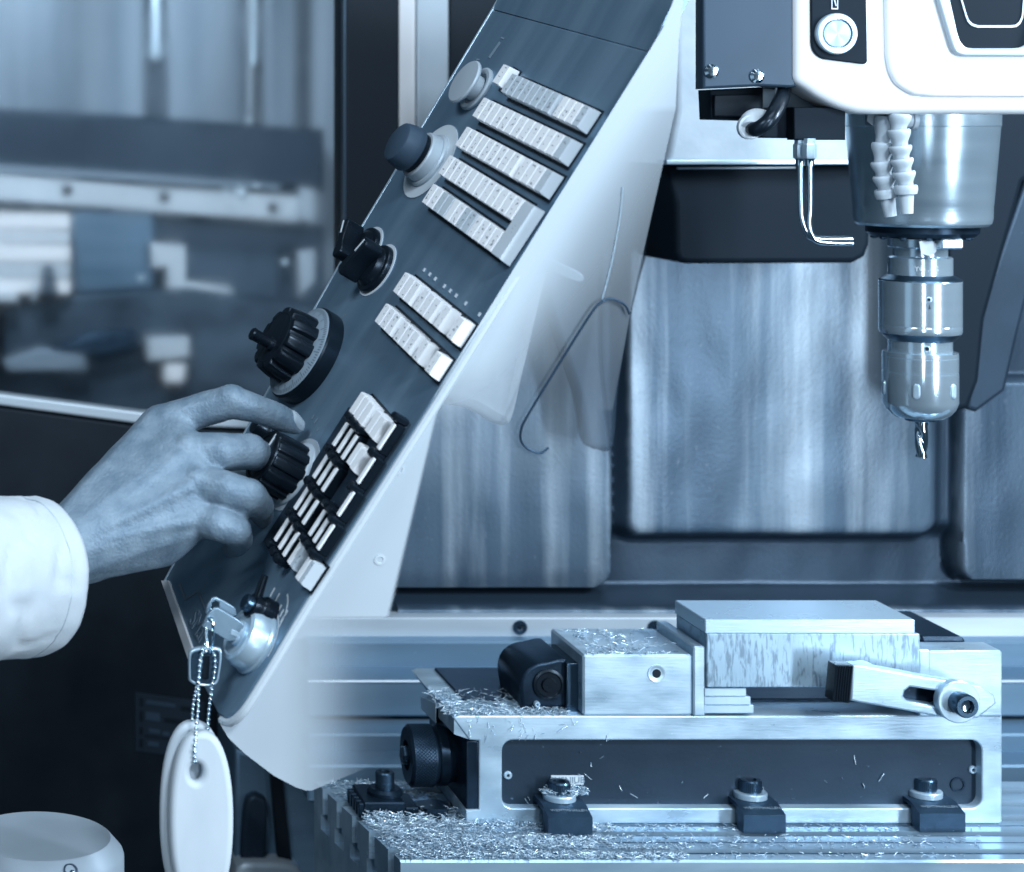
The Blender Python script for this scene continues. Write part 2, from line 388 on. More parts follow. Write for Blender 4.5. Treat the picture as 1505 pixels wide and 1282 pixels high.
# machine bed at the lower left
bed = thing('machine_bed', 'grey cast machine bed with a dark slot below the console', 'machine bed', W(450, 1400, 1.6))
obj('casting', G().front([smooth_poly([(345, 1100), (420, 1120), (470, 1140), (700, 1160), (760, 1500), (340, 1500), (345, 1300), (345, 1200)], 3)], 1.62, .1, .004), 'grey_sheet', bed)
obj('slot', G().front([[(396, 1115), (414, 1125), (436, 1330), (414, 1330)]], 1.612, .02, .001), 'black_paint', bed)
obj('rib', G().front([smooth_poly([(352, 1330), (358, 1200), (368, 1172), (385, 1172), (394, 1195), (386, 1330)], 3)], 1.61, .02, .003), 'navy_plate', bed)
obj('foot', G().front([smooth_poly([(345, 1345), (348, 1276), (390, 1268), (430, 1272), (446, 1290), (450, 1345)], 3)], 1.60, .04, .004), 'rail_steel', bed)
obj('drip_tray', G().front([[(476, 1240), (560, 1310), (600, 1400), (520, 1400)]], 1.5, .02, .002), 'black_paint', bed)
# ================================================================ machine table with T-slots
ZT = CZ-(1212-CY)/F*1.2                       # table top
d_of = lambda py: (CZ-ZT)*F/(py-CY)           # depth of a table-top point seen at pixel row py
yf, yb = d_of(1265), d_of(1148)
def left_x(y):
    t = (y-d_of(1268))/(d_of(1153)-d_of(1268)); return W(592, 0, d_of(1268)).x*(1-t)+W(467, 0, d_of(1153)).x*t
TH = .075
tab = thing('machine_table', 'long steel machine table with T-slots carrying the vise', 'machine table', (W(900, 0, 1.2).x, 1.2, ZT-TH))
slots = [d_of(q) for q in (1252, 1226, 1203, 1182, 1163)]
prof = [(yf, ZT-TH), (yf, ZT-.0012), (yf+.0012, ZT)]
for y in slots:
    w, t = .0042, .0075
    prof += [(y-w, ZT), (y-w, ZT-.016), (y-t, ZT-.0165), (y-t, ZT-.026), (y+t, ZT-.026), (y+t, ZT-.0165), (y+w, ZT-.016), (y+w, ZT)]
prof += [(yb-.0012, ZT), (yb, ZT-.0012), (yb, ZT-TH)]
def extr(prof, x1, xl):
    v = [(xl(y), y, z) for y, z in prof]+[(x1, y, z) for y, z in prof]; n = len(prof)
    return v, [(i, (i+1) % n, n+(i+1) % n, n+i) for i in range(n)]+[tuple(range(n))[::-1], tuple(range(n, 2*n))]
g = G(); g.add(*extr(prof, 1.0, left_x)); obj('table_slab', g, 'wet_steel', tab, angle=25)
for k, y in enumerate((yf+.011, (slots[0]+slots[1])/2, (slots[1]+slots[2])/2)):
    g = G(); g.box((left_x(y)+.004, y-.0004, ZT-.0002), (1.0, y+.0004, ZT+.0003), .0001); obj('scribe_line', g, 'dark_steel', tab)
# ================================================================ vise
DV = 1.2
PXM = F/DV
vise = thing('machine_vise', 'precision steel machine vise with dark side plate clamped on the table', 'vise', (W(1050, 0, DV).x, DV+.03, ZT))
VD = .105
outer = [(666, 1055), (674, 1052), (1473, 1052), (1473, 1208), (1470, 1211), (686, 1211), (685, 1208), (685, 1191), (704, 1190), (704, 1089), (690, 1088)]
hole = rrect(738, 1088, 1443, 1188, 16)
obj('body', G().front([outer, hole], DV, VD, .0009), 'ground_steel', vise)
obj('fixed_jaw', G().front([[(1365, 1053), (1365, 958), (1368, 956), (1470, 956), (1473, 959), (1473, 1053)]], DV-.0012, .020, .0009), 'ground_steel', vise)
obj('side_plate', G().front([rrect(730, 1080, 1450, 1196, 6)], DV+.007, .05, .0005), 'navy_plate', vise)
def screw(parent, px, py, d, rpx, m='machined_steel'):
    r = S_(rpx, d); p = W(px, py, d); g = G(); g.lathe([(r, -.002), (r, .0010), (r*.8, .0016), (r*.42, .0016), (r*.38, -.0006), (.0001, -.0006)], p, (0, -1, 0), 20); return obj('screw', g, m, parent)
screw(vise, 746, 1139, DV+.007, 6); screw(vise, 1429, 1131, DV+.007, 6)
p = W(1407, 1153, DV+.007); g = G(); g.lathe([(.0044, -.001), (.0044, .0008), (.0034, .0008), (.0034, -.0005), (.0001, -.0005)], p, (0, -1, 0), 24); obj('threaded_hole', g, 'black_steel', vise)
g = G(); g.front([[(810, 1140), (858, 1140), (858, 1153.5), (810, 1153.5)]], DV+.0066, .0008, .0001); lab = obj('label_plate', g, 'print_white', vise)
g = G(); pc = W(834, 1147, DV+.0064); g.text('8HSNIUB', .0052, lambda x, y, z: (pc.x+x, pc.y-z, pc.z+y)); obj('lettering', g, 'print_grey', lab)
# left end: dark end plate, spindle knob, neck
obj('end_plate', G().front([[(685.5, 1089), (703.5, 1089), (703.5, 1189.5), (685.5, 1189.5)]], DV+.0012, .09, .0008), 'black_steel', vise)
ax = (1, 0, 0); kc = W(652, 1110, DV+.035)
def at_x(px, d): return W(px, 0, d).x
g = G(); r = S_(44, 1.235); x0 = 0
kn = []
knx = lambda px: at_x(px, 1.235)-kc.x
g.lathe([(r*.45, knx(597)+.004), (r*.5, knx(597)), (r*.9, knx(597)), (r, knx(601)), (r, knx(633)), (r*.97, knx(636)), (r*.93, knx(638)), (r*.98, knx(640)), (r*.98, knx(652)), (r*.90, knx(656)), (r*.72, knx(690)), (r*.72, knx(700))], kc, ax, 56)
kb = obj('clamping_spindle', g, 'black_steel', vise)
# diamond knurl: crossed helical ridges
g = G()
for sgn in (1, -1):
    for k in range(56):
        pts = []
        for j in range(7):
            xx = knx(602)+(knx(632)-knx(602))*j/6; a = 2*math.pi*k/56+sgn*j/6*.62
            pts.append(kc+Vector((xx, math.cos(a)*(r+.0001), math.sin(a)*(r+.0001))))
        g.tube(pts, .00022, 3, False)
kk = obj('knurling', g, 'dark_steel', kb); kk['kind'] = 'stuff'
g = G(); g.lathe([(r*.28, knx(597)-.003), (r*.34, knx(597)-.002), (r*.34, knx(597)+.004)], kc, ax, 6); obj('hex_drive', g, 'dark_turned', kb)
# top left end: stop strip and dark clip
g = G(); q = W(632, 1042, 1.26); g.hull([W(618, 1024, 1.275), W(640, 1034, 1.235), W(619, 1042, 1.275), W(640, 1063, 1.235), W(624, 1023, 1.275), W(648, 1034, 1.235), W(625, 1042, 1.275), W(648, 1062, 1.235)]); obj('end_stop', g, 'machined_steel', vise)
g = G(); g.hull([W(637, 1024, 1.27), W(656, 1023, 1.27), W(664, 1040, 1.235), W(641, 1041, 1.235), W(637, 1034, 1.27), W(656, 1033, 1.27), W(664, 1062, 1.235), W(641, 1066, 1.235)]); obj('clip', g, 'black_steel', vise)
# wedge of the bed towards the left end
g = G(); zt = W(0, 1052.5, DV).z
g.hull([(W(668, 0, DV).x, DV+.001, zt-.0002), (W(690, 0, DV).x, DV+.001, zt-.0002), (W(640, 0, DV+.04).x, DV+.06, zt-.0002), (W(668, 0, DV).x, DV+.001, zt-.011), (W(690, 0, DV).x, DV+.001, zt-.014), (W(640, 0, DV+.04).x, DV+.06, zt-.011), (W(700, 0, DV).x, DV+.1, zt-.0002), (W(700, 0, DV).x, DV+.1, zt-.012)]); obj('bed_nose', g, 'ground_steel', vise)
# movable jaw
g = G(); g.box((W(856, 0, DV).x, DV-.001, W(0, 1051.5, DV).z), (W(1017, 0, DV).x, DV+.062, W(0, 962, DV).z), .0012)
mj = obj('movable_jaw', g, 'ground_steel', vise)
g = G(); pj = W(965, 990, DV-.001); g.lathe([(.0052, -.001), (.0052, .0006), (.0040, .0006), (.0024, -.0004), (.0001, -.0004)], pj, (0, -1, 0), 28); hb = obj('bore', g, 'machined_steel', mj)
g = G(); g.lathe([(.0026, -.001), (.0026, .0001), (.0001, .0001)], pj, (0, -1, 0), 20); obj('bore_hole', g, 'black_paint', hb)
g = G(); g.front([[(833, 975), (855.6, 975), (855.6, 1048), (833, 1048)]], DV+.008, .045, .0008); obj('jaw_back_plate', g, 'dark_turned', vise)
cam_ol = smooth_poly([(768, 1040), (764, 1010), (770, 990), (784, 978), (803, 973), (836, 973), (836, 1040)], 4)
obj('locking_cam', G().front([cam_ol], DV+.012, .05, .002), 'black_steel', vise)
pcam = W(806, 1006, DV+.012); g = G(); g.lathe([(.0092, -.001), (.0092, .0012), (.0078, .0016), (.0070, .0008), (.0044, .0008), (.0040, .0022), (.0001, .0022)], pcam, (0, -1, 0), 32); obj('cam_pin', g, 'black_plastic', vise)
screw(vise, 789, 1035, DV+.011, 4.5)
# jaw plates
for (a, b, top) in ((1017.5, 1034.5, 949), (1348, 1364.5, 954)):
    g = G(); g.box((W(a, 0, DV).x, DV-.0022, W(0, 1051.5, DV).z), (W(b, 0, DV).x, DV+(.06 if a < 1100 else .02), W(0, top, DV).z), .0008); obj('jaw_plate', g, 'ground_steel', vise)
# floor of the vise bed seen under the work piece and a dark block behind the fixed jaw
g = G(); g.box((W(700, 0, DV).x, DV+.03, W(0, 1053, DV).z), (W(1365, 0, DV).x, DV+.10, W(0, 1048, DV).z), .001); obj('guide_way', g, 'black_steel', vise)
g = G(); g.box((W(1350, 0, 1.225).x, 1.222, W(0, 1050, 1.225).z), (W(1416, 0, 1.225).x, 1.29, W(0, 935, 1.225).z), .002); obj('rear_block', g, 'black_steel', vise)
# ================================================================ work piece, parallels, stop
wp = thing('work_piece', 'bright milled aluminium block held between the vise jaws', 'work piece', (W(1190, 0, DV).x, DV+.02, W(0, 1011, DV-.004).z))
xl_, xr_ = W(1035, 0, DV).x, W(1347.5, 0, DV).x
g = G(); g.box((xl_, DV-.004, W(0, 1010.5, DV-.004).z), (xr_, DV+.045, W(0, 932, DV-.004).z), .0005); obj('lower_block', g, 'milled_alu', wp)
g = G(); g.box((xl_-.0006, DV-.0032, W(0, 932, DV-.004).z), (W(1341, 0, DV).x, DV+.046, W(0, 911, DV-.003).z), .0005); obj('upper_step', g, 'bright_cut', wp)
for i, (x1, y0, y1) in enumerate(((1097, 1012, 1023.5), (1104, 1024.5, 1036.5), (1109, 1037.5, 1049.5))):
    g = G(); d = DV-.003
    g.box((W(1035.5, 0, d).x, d+.0005*i, W(0, y1, d).z), (W(x1, 0, d).x, d+.012, W(0, y0, d).z), .0004); o = obj('parallel_bar', g, 'machined_steel')
    tag(o, ('top', 'middle', 'bottom')[i]+' strip of the three pale parallel bars stacked under the block', 'parallel bar', 'parallel bars under the work piece')
for i, (x0, x1, y0, y1) in enumerate(((1140, 1206, 1014, 1021), (1110, 1142, 1015, 1026))):
    g = G(); g.box((W(x0, 0, 1.235).x, 1.232, W(0, y1, 1.235).z), (W(x1, 0, 1.235).x, 1.245, W(0, y0, 1.235).z), .0004)
# stop arm
ds = DV-.030
arm = thing('work_stop', 'pale swivelling work stop arm with black ribbed pad bolted to the vise', 'work stop', W(1405, 1062, ds))
a_ol = [(1254, 978), (1262, 977), (1352, 994), (1382, 999), (1440, 1008), (1462, 1022), (1465, 1034), (1438, 1056), (1404, 1058), (1258, 1032), (1250, 1030)]
sl_c = [(1338, 1010), (1330, 1016), (1328, 1024), (1334, 1031), (1378, 1039), (1386, 1036), (1388, 1022), (1384, 1017)]
obj('arm', G().front([a_ol, sl_c], ds, .010, .0012), 'ground_steel', arm)
obj('slot_floor', G().front([[(1322, 1004), (1392, 1012), (1392, 1046), (1322, 1036)]], ds+.0095, .004, .0004), 'black_steel', arm)
pad = obj('pad', G().front([[(1229, 978), (1255, 978.5), (1249, 1034), (1224, 1031)]], ds-.001, .011, .0006), 'black_plastic', arm)
for k in range(7):
    t = (k+.5)/7; x = 1229+25*t; xb = 1224+25*t
    g = G(); g.tube([W(x, 979, ds-.001), W(xb, 1031.5, ds-.001)], .00065, 6); obj('rib', g, 'black_plastic', pad)
g = G(); g.lathe([(S_(28, ds), 0), (S_(28, ds), .008), (S_(26, ds), .009), (.0001, .009)], W(1264, 998, ds+.020), (0, -1, 0), 40); obj('contact_disc', g, 'edge_metal', arm)
pw = W(1404, 1029, ds); rw = S_(31, ds)
g = G(); g.lathe([(rw, -.001), (rw, .0040), (rw*.95, .0046), (rw*.6, .0046), (.0001, .0044)], pw, (0, -1, 0), 48); obj('washer', g, 'machined_steel', arm)
rb = S_(17, ds)
g = G(); g.lathe([(rb, .004), (rb, .013), (rb*.9, .0142), (rb*.58, .0142), (rb*.55, .009), (.0001, .009)], pw, (0, -1, 0), 40); bo = obj('socket_bolt', g, 'dark_turned', arm)
g = G(); g.lathe([(rb*.54, .0085), (rb*.54, .0105), (rb*.3, .0100), (.0001, .0100)], pw, (0, -1, 0), 6); obj('hex_socket', g, 'chrome', bo)
g = G(); g.lathe([(rb*1.02, -.03), (rb*1.02, -.0012)], pw, (0, -1, 0), 24); obj('stud', g, 'dark_turned', arm)
# ================================================================ clamps on the table
def toe_clamp(x0, x1, ytop, yedge, ybase, label, chips=False):
    d = d_of(ybase); root = thing('toe_clamp', label, 'clamp', (W((x0+x1)/2, 0, d).x, d, ZT), 'toe clamps along the front of the vise')
    xa, xb = W(x0, 0, d).x, W(x1, 0, d).x; zb = ZT+.0003
    ze = CZ-(yedge-CY)/F*d; d2 = d+.012; zt = CZ-(ytop-CY)/F*d2
    prof = [(d, zb), (d, ze), (d2, zt), (d2+.022, zt), (d2+.022, ZT+.012), (d2-.001, ZT+.012), (d2-.003, zb)]
    v, f = extr(prof, xb, lambda y: xa); g = G(); g.add(v, f); body = obj('clamp_body', g, 'dark_steel', root, angle=20)
    c = Vector((xa+(xb-xa)*.50, d2+.009, zt)); rr = S_(24, d)
    # lettering on the slope
    mid = Vector(((xa+xb)/2+.001, (d+d2)/2, (ze+zt)/2)); sl = Vector((0, d2-d, zt-ze)).normalized(); nn = Vector((0, -sl.z, sl.y))
    g = G(); g.text('WEMTMHALLEN', .0029, lambda x, y, z: mid+Vector((x, 0, 0))+sl*(y)+nn*(z+.0003)); obj('lettering', g, 'print_grey', body)
    g = G(); g.lathe([(rr, .0002), (rr, .0030), (rr*.94, .0036), (.0001, .0036)], c, n=40); obj('washer', g, 'machined_steel', root)
    rb = S_(16, d); g = G(); g.lathe([(rb, .0036), (rb, .0098), (rb*.9, .0106), (rb*.56, .0106), (rb*.52, .007), (.0001, .007)], c, n=32); bo = obj('socket_bolt', g, 'dark_turned', root)
    g = G()
    for k in range(36):
        a = 2*math.pi*k/36; e = Vector((math.cos(a), math.sin(a), 0))*rb; g.tube([c+e+Vector((0, 0, .0045)), c+e+Vector((0, 0, .0096))], .0002, 3, False)
    kn = obj('knurling', g, 'dark_steel', bo); kn['kind'] = 'stuff'
    return root
toe_clamp(806, 871, 1182, 1202, 1231, 'dark toe clamp buried in metal shavings, in front of the white label')
toe_clamp(1093, 1155, 1179, 1198, 1226, 'dark toe clamp standing alone below the middle of the vise')
toe_clamp(1352, 1419, 1177, 1196, 1224, 'dark toe clamp below the screw hole at the fixed jaw end')
# stepped clamp at the left end
d0 = d_of(1204); bc = thing('strap_clamp', 'black stepped strap clamp at the knob end of the vise', 'clamp', (W(590, 0, d0).x, d0, ZT))
zt = CZ-(1180-CY)/F*d0
g = G(); g.box((W(535, 0, d0).x, d0, ZT+.0003), (W(596, 0, d0).x, d0+.035, zt), .0008); bb = obj('step_block', g, 'black_steel', bc)
for k in range(5):
    g = G(); xx = W(530-3*k*.2, 0, d0).x; g.box((xx-.0008, d0+.001+k*.0066, ZT+.0003), (xx+.0032, d0+.0052+k*.0066, zt-.001-.0002*k), .0004); obj('tooth', g, 'black_steel', bb)
g = G(); g.box((W(597, 0, d0).x, d0+.003, ZT+.0003), (W(618, 0, d0).x, d0+.030, zt-.004), .0008); obj('strap', g, 'black_steel', bc)
g = G(); g.hull([W(612, 1180, d0+.02), W(628, 1190, d0), W(656, 1190, d0), W(660, 1180, d0+.02), W(640, 1174, d0+.03)]+[Vector((W(a, 0, d0).x, d0+b, ZT+.0003)) for a, b in ((626, .0), (658, .0), (664, .03), (612, .03))]); hk = obj('clamp_heel', g, 'black_steel', bc)
cb = Vector((W(575, 0, d0).x, d0+.017, zt)); g = G(); g.lathe([(S_(26, d0), .0001), (S_(26, d0), .002), (S_(22, d0), .0038), (.0001, .0038)], cb, n=36); obj('washer', g, 'black_steel', bc)
rb = S_(14, d0); g = G(); g.lathe([(rb, .0038), (rb, .0125), (rb*.9, .0132), (rb*.55, .0132), (rb*.5, .009), (.0001, .009)], cb, n=28); obj('socket_bolt', g, 'dark_turned', bc)
g = G(); g.lathe([(S_(14, d0), .0), (S_(14, d0), .0006), (.0001, .0006)], Vector((W(640, 0, d0).x, d0+.012, CZ-(1187-CY)/F*(d0+.012))), n=24)
# ================================================================ metal shavings
def chips(n, place, lo=.0015, hi=.0062, flat=.4, wd=.00026):
    g = G(); v = []; f = []
    for _ in range(n):
        p = place()
        if p is None: continue
        a = random.uniform(0, 2*math.pi); e = random.uniform(-flat, flat)
        t = Vector((math.cos(a)*math.cos(e), math.sin(a)*math.cos(e), math.sin(e))); l = random.uniform(lo, hi)
        b = t.cross(Vector((random.uniform(-1, 1), random.uniform(-1, 1), random.uniform(-.3, 1)))).normalized(); u = b.cross(t)*random.uniform(-.35, .35)
        o = len(v); w = wd*random.uniform(.6, 1.6)
        for k, s in enumerate((-1, -.33, .33, 1)):
            c = Vector(p)+t*(l/2*s)+u*l*(1-s*s)*.5+b*(.4*w*math.sin(k*2))
            v += [c-b*w, c+b*w, c+b.cross(t)*w*.8]
        for k in range(3):
            q = o+3*k; f += [(q, q+1, q+4, q+3), (q+1, q+2, q+5, q+4), (q+2, q, q+3, q+5)]
    g.v = v; g.f = f; return g
def on_table(x0, x1, y0, y1, bias=1.0, hmax=.004):
    def fn():
        px = x0+(x1-x0)*random.random()**bias; py = random.uniform(y0, y1); d = d_of(py); x = W(px, 0, d).x
        if x < left_x(d)+.002: return None
        for s in slots:
            if abs(d-s) < .0035: return None
        return (x, d, ZT+.0006+hmax*random.random()**2*max(0, 1-(px-x0)/(x1-x0)))
    return fn
def chip_obj(g, label, m='chip'):
    o = obj('metal_shavings', g, m, angle=180); tag(o, label, 'shavings', kind='stuff'); return o
g1 = chips(5200, on_table(535, 900, 1196, 1246, 1.3, .006)); g2 = chips(2600, on_table(560, 1010, 1247, 1264, 1.2, .004)); g1.add(g2.v, g2.f)
chip_obj(g1, 'thick heap of bright metal shavings on the corner of the table')
g1 = chips(900, on_table(900, 1440, 1214, 1262, 1.4, .001), .001, .004); chip_obj(g1, 'thin scatter of bright shavings along the front of the table')
g1 = chips(500, on_table(480, 640, 1150, 1172, 1, .002)); chip_obj(g1, 'shavings on the back of the table under the clamping knob')
zt = W(0, 1052, DV).z
g1 = chips(800, lambda: (W(random.uniform(668, 845), 0, DV).x-random.random()*.008, DV+.001+.05*random.random()**1.4, zt+.0005+.002*random.random()**2)); chip_obj(g1, 'shavings strewn on the vise bed beside the locking cam')
zj = W(0, 962, DV).z
g1 = chips(240, lambda: (W(random.triangular(862, 1015, 900), 0, DV).x, DV+.001+.058*random.random()**1.6, zj+.0004)); chip_obj(g1, 'shavings lying on top of the movable jaw')
def on_clamp():
    d = d_of(1231)+.012; a = random.uniform(0, 6.28); r = S_(34, d)*math.sqrt(random.random())
    return (W(836, 0, d).x+r*math.cos(a), d+.009+r*.55*math.sin(a), CZ-(1181-CY)/F*d+.0032+.003*random.random())
chip_obj(chips(320, on_clamp), 'tangle of shavings around the bolt of a toe clamp')
def on_face():
    return W(random.choice([random.uniform(760, 960), random.uniform(960, 1420)]), random.uniform(1095, 1186)**1.0, DV+.0066)
g1 = chips(26, lambda: W(random.triangular(745, 1430, 800), random.triangular(1092, 1187, 1186), DV+.0064), .001, .007, 1.4, .00022); chip_obj(g1, 'single shavings stuck to the dark side plate of the vise')
g1 = chips(26, lambda: W(random.uniform(690, 900), random.uniform(1054, 1090), DV-.0004), .003, .009, 1.4, .00022); chip_obj(g1, 'single shavings hanging over the front of the vise bed')
# ================================================================ spindle head
DH = 1.12
head = thing('spindle_head', 'white moulded spindle head cover with dark control plates and steel spindle nose', 'spindle head', W(1355, 168, 1.2))
cov = [(1170, -80), (1640, -80), (1640, 168), (1290, 168)]+smooth_poly([(1262, 166), (1235, 158), (1208, 145), (1188, 132), (1174, 122), (1170, 112)], 4)
obj('cover', G().front([cov], DH, .03, .006, 4), 'white_paint', head)
rp = [(1302, -80), (1640, -80), (1640, 143), (1375, 143)]+smooth_poly([(1345, 140), (1322, 126), (1310, 105), (1305, 80)], 4)
obj('raised_front', G().front([rp], DH-.0045, .006, .0044, 5), 'white_paint', head)
cp = [(1192, -80), (1272, -80), (1275, 88)]+smooth_poly([(1275, 90), (1272, 94), (1266, 94)], 3)+smooth_poly([(1212, 87), (1202, 82), (1195, 72), (1193, 60)], 3)
plate = obj('control_plate', G().front([cp], DH-.0022, .0035, .0006), 'dark_paint', head)
pb = W(1227, 50, DH-.0022); R_ = S_(30, DH)
g = G(); g.lathe([(R_, -.001), (R_, .0028), (R_*.94, .0036), (R_*.74, .0038), (R_*.71, .0018), (R_*.69, .0018)], pb, (0, -1, 0), 64); rg = obj('button_ring', g, 'machined_steel', head)
g = G(); g.lathe([(R_*.68, .001), (R_*.68, .0030), (R_*.64, .0034), (.0001, .0034)], (0, 0, 0), (0, -1, 0), 64); put('push_button', mesh_of(g), 'spun_steel', head, pb-head.location)
sym = [[(1222, 14), (1232, 14), (1232, -22), (1222, -22)], [(1223.5, 12), (1230.5, 12), (1230.5, -20), (1223.5, -20)]]
obj('symbol', G().front(sym+[[(1224, -6), (1226, -6), (1230, 9), (1228, 9)]], DH-.0025, .0006, .0001), 'print_white', plate)
fr_o = [(1372, -80), (1376, -10), (1396, 58)]+smooth_poly([(1400, 70), (1406, 79), (1418, 83)], 3)+[(1640, 83), (1640, -80)]
fr_i = [(1392, -70), (1396, -6), (1408, 48)]+smooth_poly([(1412, 60), (1420, 69), (1432, 71)], 3)+[(1490, 71)]+smooth_poly([(1500, 70), (1508, 66), (1514, 58)], 3)+[(1530, 0), (1534, -70)]
obj('display_frame', G().front([fr_o, fr_i], DH-.0085, .004, .0012), 'grey_light', head)
dp = obj('display_plate', G().front([fr_o], DH-.0062, .0015, .0002), 'dark_paint', head)
li = [(1408, -70), (1412, 0), (1419, 24)]+smooth_poly([(1422, 32), (1428, 38), (1437, 41)], 3)+[(1487, 41)]+smooth_poly([(1494, 40), (1500, 35), (1504, 26)], 3)+[(1512, -70)]
def inset(o, k): 
    cx = sum(p[0] for p in o)/len(o); cy = -40
    return [(cx+(x-cx)*k, cy+(y-cy)*(k if y > -60 else 1)) for x, y in o]
obj('outline', G().front([li, inset(li, .957)], DH-.0066, .0006, .0001), 'grey_light', dp)
# spindle nose (turned cone) and dark face ring
ds = 1.225; X0 = W(1355, 0, ds).x
kf = 1/math.sqrt(1+((1355-CX)/F)**2)           # an upright cylinder seen off axis looks wider
def prof_px(rows, d): return [(S_(h, d)*kf, CZ-(y-CY)/F*d) for y, h in rows]
def turned(name, rows, m, parent, n=96, x=X0, d=ds):
    g = G(); g.lathe([(r, z) for r, z in prof_px(rows, d)], (x, d, 0), n=n); return obj(name, g, m, parent, angle=28)
turned('spindle_nose', [(100, 118), (185, 116), (186, 115), (300, 105), (301, 104.5), (320, 104), (327, 102), (331, 97)], 'spindle_steel', head)
fr = turned('face_ring', [(329, 84), (331, 85), (341, 85), (347, 78), (348, 40)], 'black_steel', head, 24)
for a in range(12):
    t = 2*math.pi*a/12+.2; c = Vector((X0+math.cos(t)*.0262, ds+math.sin(t)*.0262, CZ-(346-CY)/F*ds))
    g = G(); g.lathe([(.0022, 0), (.0022, -.0016), (.0014, -.0022)], c, n=10); obj('ring_bolt', g, 'dark_turned', fr)
g = G(); g.box((X0-.002, ds-.028, CZ-(362-CY)/F*ds), (X0+.011, ds-.018, CZ-(347-CY)/F*ds), .001); obj('drive_key', g, 'edge_metal', head)
# side box with screws, brackets under it
obj('side_box', G().front([[(1033, -80), (1171, -80), (1171, 128), (1160, 129), (1120, 127), (1033, 131)]], 1.125, .012, .0015), 'box_grey', head)
for px, py in ((1045, 105), (1112, 112)):
    p = W(px, py, 1.125); g = G(); g.lathe([(.0040, -.001), (.0040, .001), (.0025, .0024), (.0001, .0026)], p, (0, -1, 0), 20); obj('screw', g, 'chrome', head)
obj('lower_bracket', G().front([[(1043, 132), (1122, 128), (1122, 172), (1112, 178), (1045, 176)]], 1.145, .018, .001), 'dark_paint', head)
obj('bracket_face', G().front([[(1050, 140), (1118, 139), (1118, 172), (1050, 171)]], 1.142, .003, .0006), 'black_paint', head)
obj('manifold', G().front([[(1116, 160), (1243, 158), (1243, 205), (1120, 203), (1112, 194)]], 1.140, .020, .001), 'dark_paint', head)
obj('manifold_front', G().front([[(1167, 158), (1243, 158), (1243, 206), (1167, 206)]], 1.130, .01, .0008), 'dark_paint', head)
obj('side_bracket', G().front([[(1120, 128), (1200, 128), (1240, 158), (1120, 160)]], 1.155, .012, .001), 'grey_plastic', head)
socket_screw(head, 1179, 140, 1.155, 5, 'screw')
# black hose with white elbow
hs = thing('coolant_hose', 'black bent hose with white elbow fitting under the side box', 'hose', W(1110, 200, 1.115))
g = G(); g.tube(smooth_poly([tuple(W(*q)) for q in ((1152, 122, 1.155), (1150, 140, 1.130), (1140, 163, 1.115), (1128, 180, 1.110), (1112, 190, 1.113), (1104, 187, 1.120))], 6), .0042, 16); obj('hose', g, 'black_plastic', hs)
g = G(); g.tube(smooth_poly([tuple(W(*q)) for q in ((1128, 178, 1.133), (1112, 174, 1.127), (1103, 179, 1.122), (1103, 190, 1.117))], 5), .0055, 18); ft = obj('elbow', g, 'white_plastic', hs)
a, b = W(1100, 187, 1.121), W(1112, 188, 1.111)
g = G(); dirv = (b-a).normalized(); g.lathe([(.0062, -.001), (.0068, 0), (.0068, .003), (.0060, .0036), (.0045, .0036)], a, dirv, 24); obj('collar', g, 'white_plastic', ft)
# two bent steel coolant pipes
for i, (px, top, kx) in enumerate(((1176, 236, 0), (1190, 236, 1))):
    d = 1.125+.01*(1-i); r = thing('coolant_pipe', ('thin bent steel pipe screwed into the manifold, its lower run above the other', 'thin bent steel pipe screwed into the manifold, its lower run below the other')[i], 'pipe', W(px, 360, d))
    g = G(); path = [(px, 228, d), (px+.5, 300, d)]+([(px+3, 325, d), (1186, 343, d), (1198, 351, d), (1252, 351, d)] if i == 0 else [(px-1, 328, d), (1193, 346, d), (1206, 356, d), (1253, 357.5, d)])
    g.tube(smooth_poly([tuple(W(*q)) for q in path], 6), S_(4.2, d), 14); obj('pipe', g, 'chrome', r)
    g = G(); c = W(px, 233, d); g.lathe([(S_(9, d), 0), (S_(10, d), .001), (S_(10, d), .0075), (S_(8, d), .0085), (S_(8, d), .011)], c, n=6); nut = obj('nut', g, 'machined_steel', r, angle=20)
    g = G(); g.lathe([(S_(7, d), -.004), (S_(6.5, d), -.001), (S_(8, d), 0)], c, n=20); obj('ferrule', g, 'chrome', nut)
# two jointed coolant nozzles
def nozzle(pts, label, tip):
    root = thing('coolant_nozzle', label, 'nozzle', W(*pts[-1])); 
    for i in range(len(pts)-1):
        a, b = W(*pts[i]), W(*pts[i+1]); d = pts[i][2]; L_ = (b-a).length; ax = (b-a).normalized(); last = i == len(pts)-2
        if last: pr = [(S_(10, d), .003), (S_(13.5, d), .0008), (S_(15, d), 0), (S_(16.3, d), .0008), (S_(16.5, d), .0026), (S_(15, d), .0050), (S_(10.5, d), L_*.35), (S_(8.5, d), L_), (S_(6, d), L_), (S_(5.5, d), L_-.003)]
        else: pr = [(S_(10, d), .003), (S_(13, d), .0012), (S_(14.3, d), 0), (S_(15.6, d), .0006), (S_(16, d), L_*.16), (S_(15.3, d), L_*.34), (S_(12.6, d), L_*.60), (S_(10.8, d), L_*.80), (S_(10.5, d), L_*1.10)]
        g = G(); g.lathe(pr, a, ax, 28); obj('tip' if last else 'link', g, 'nozzle', root)
    return root
nozzle([(1303, 172, 1.135), (1298, 210, 1.135), (1296, 237, 1.135), (1299, 258, 1.135), (1302, 278, 1.135), (1309, 318, 1.135)], 'jointed white coolant nozzle ending in the shorter bent chain', 0)
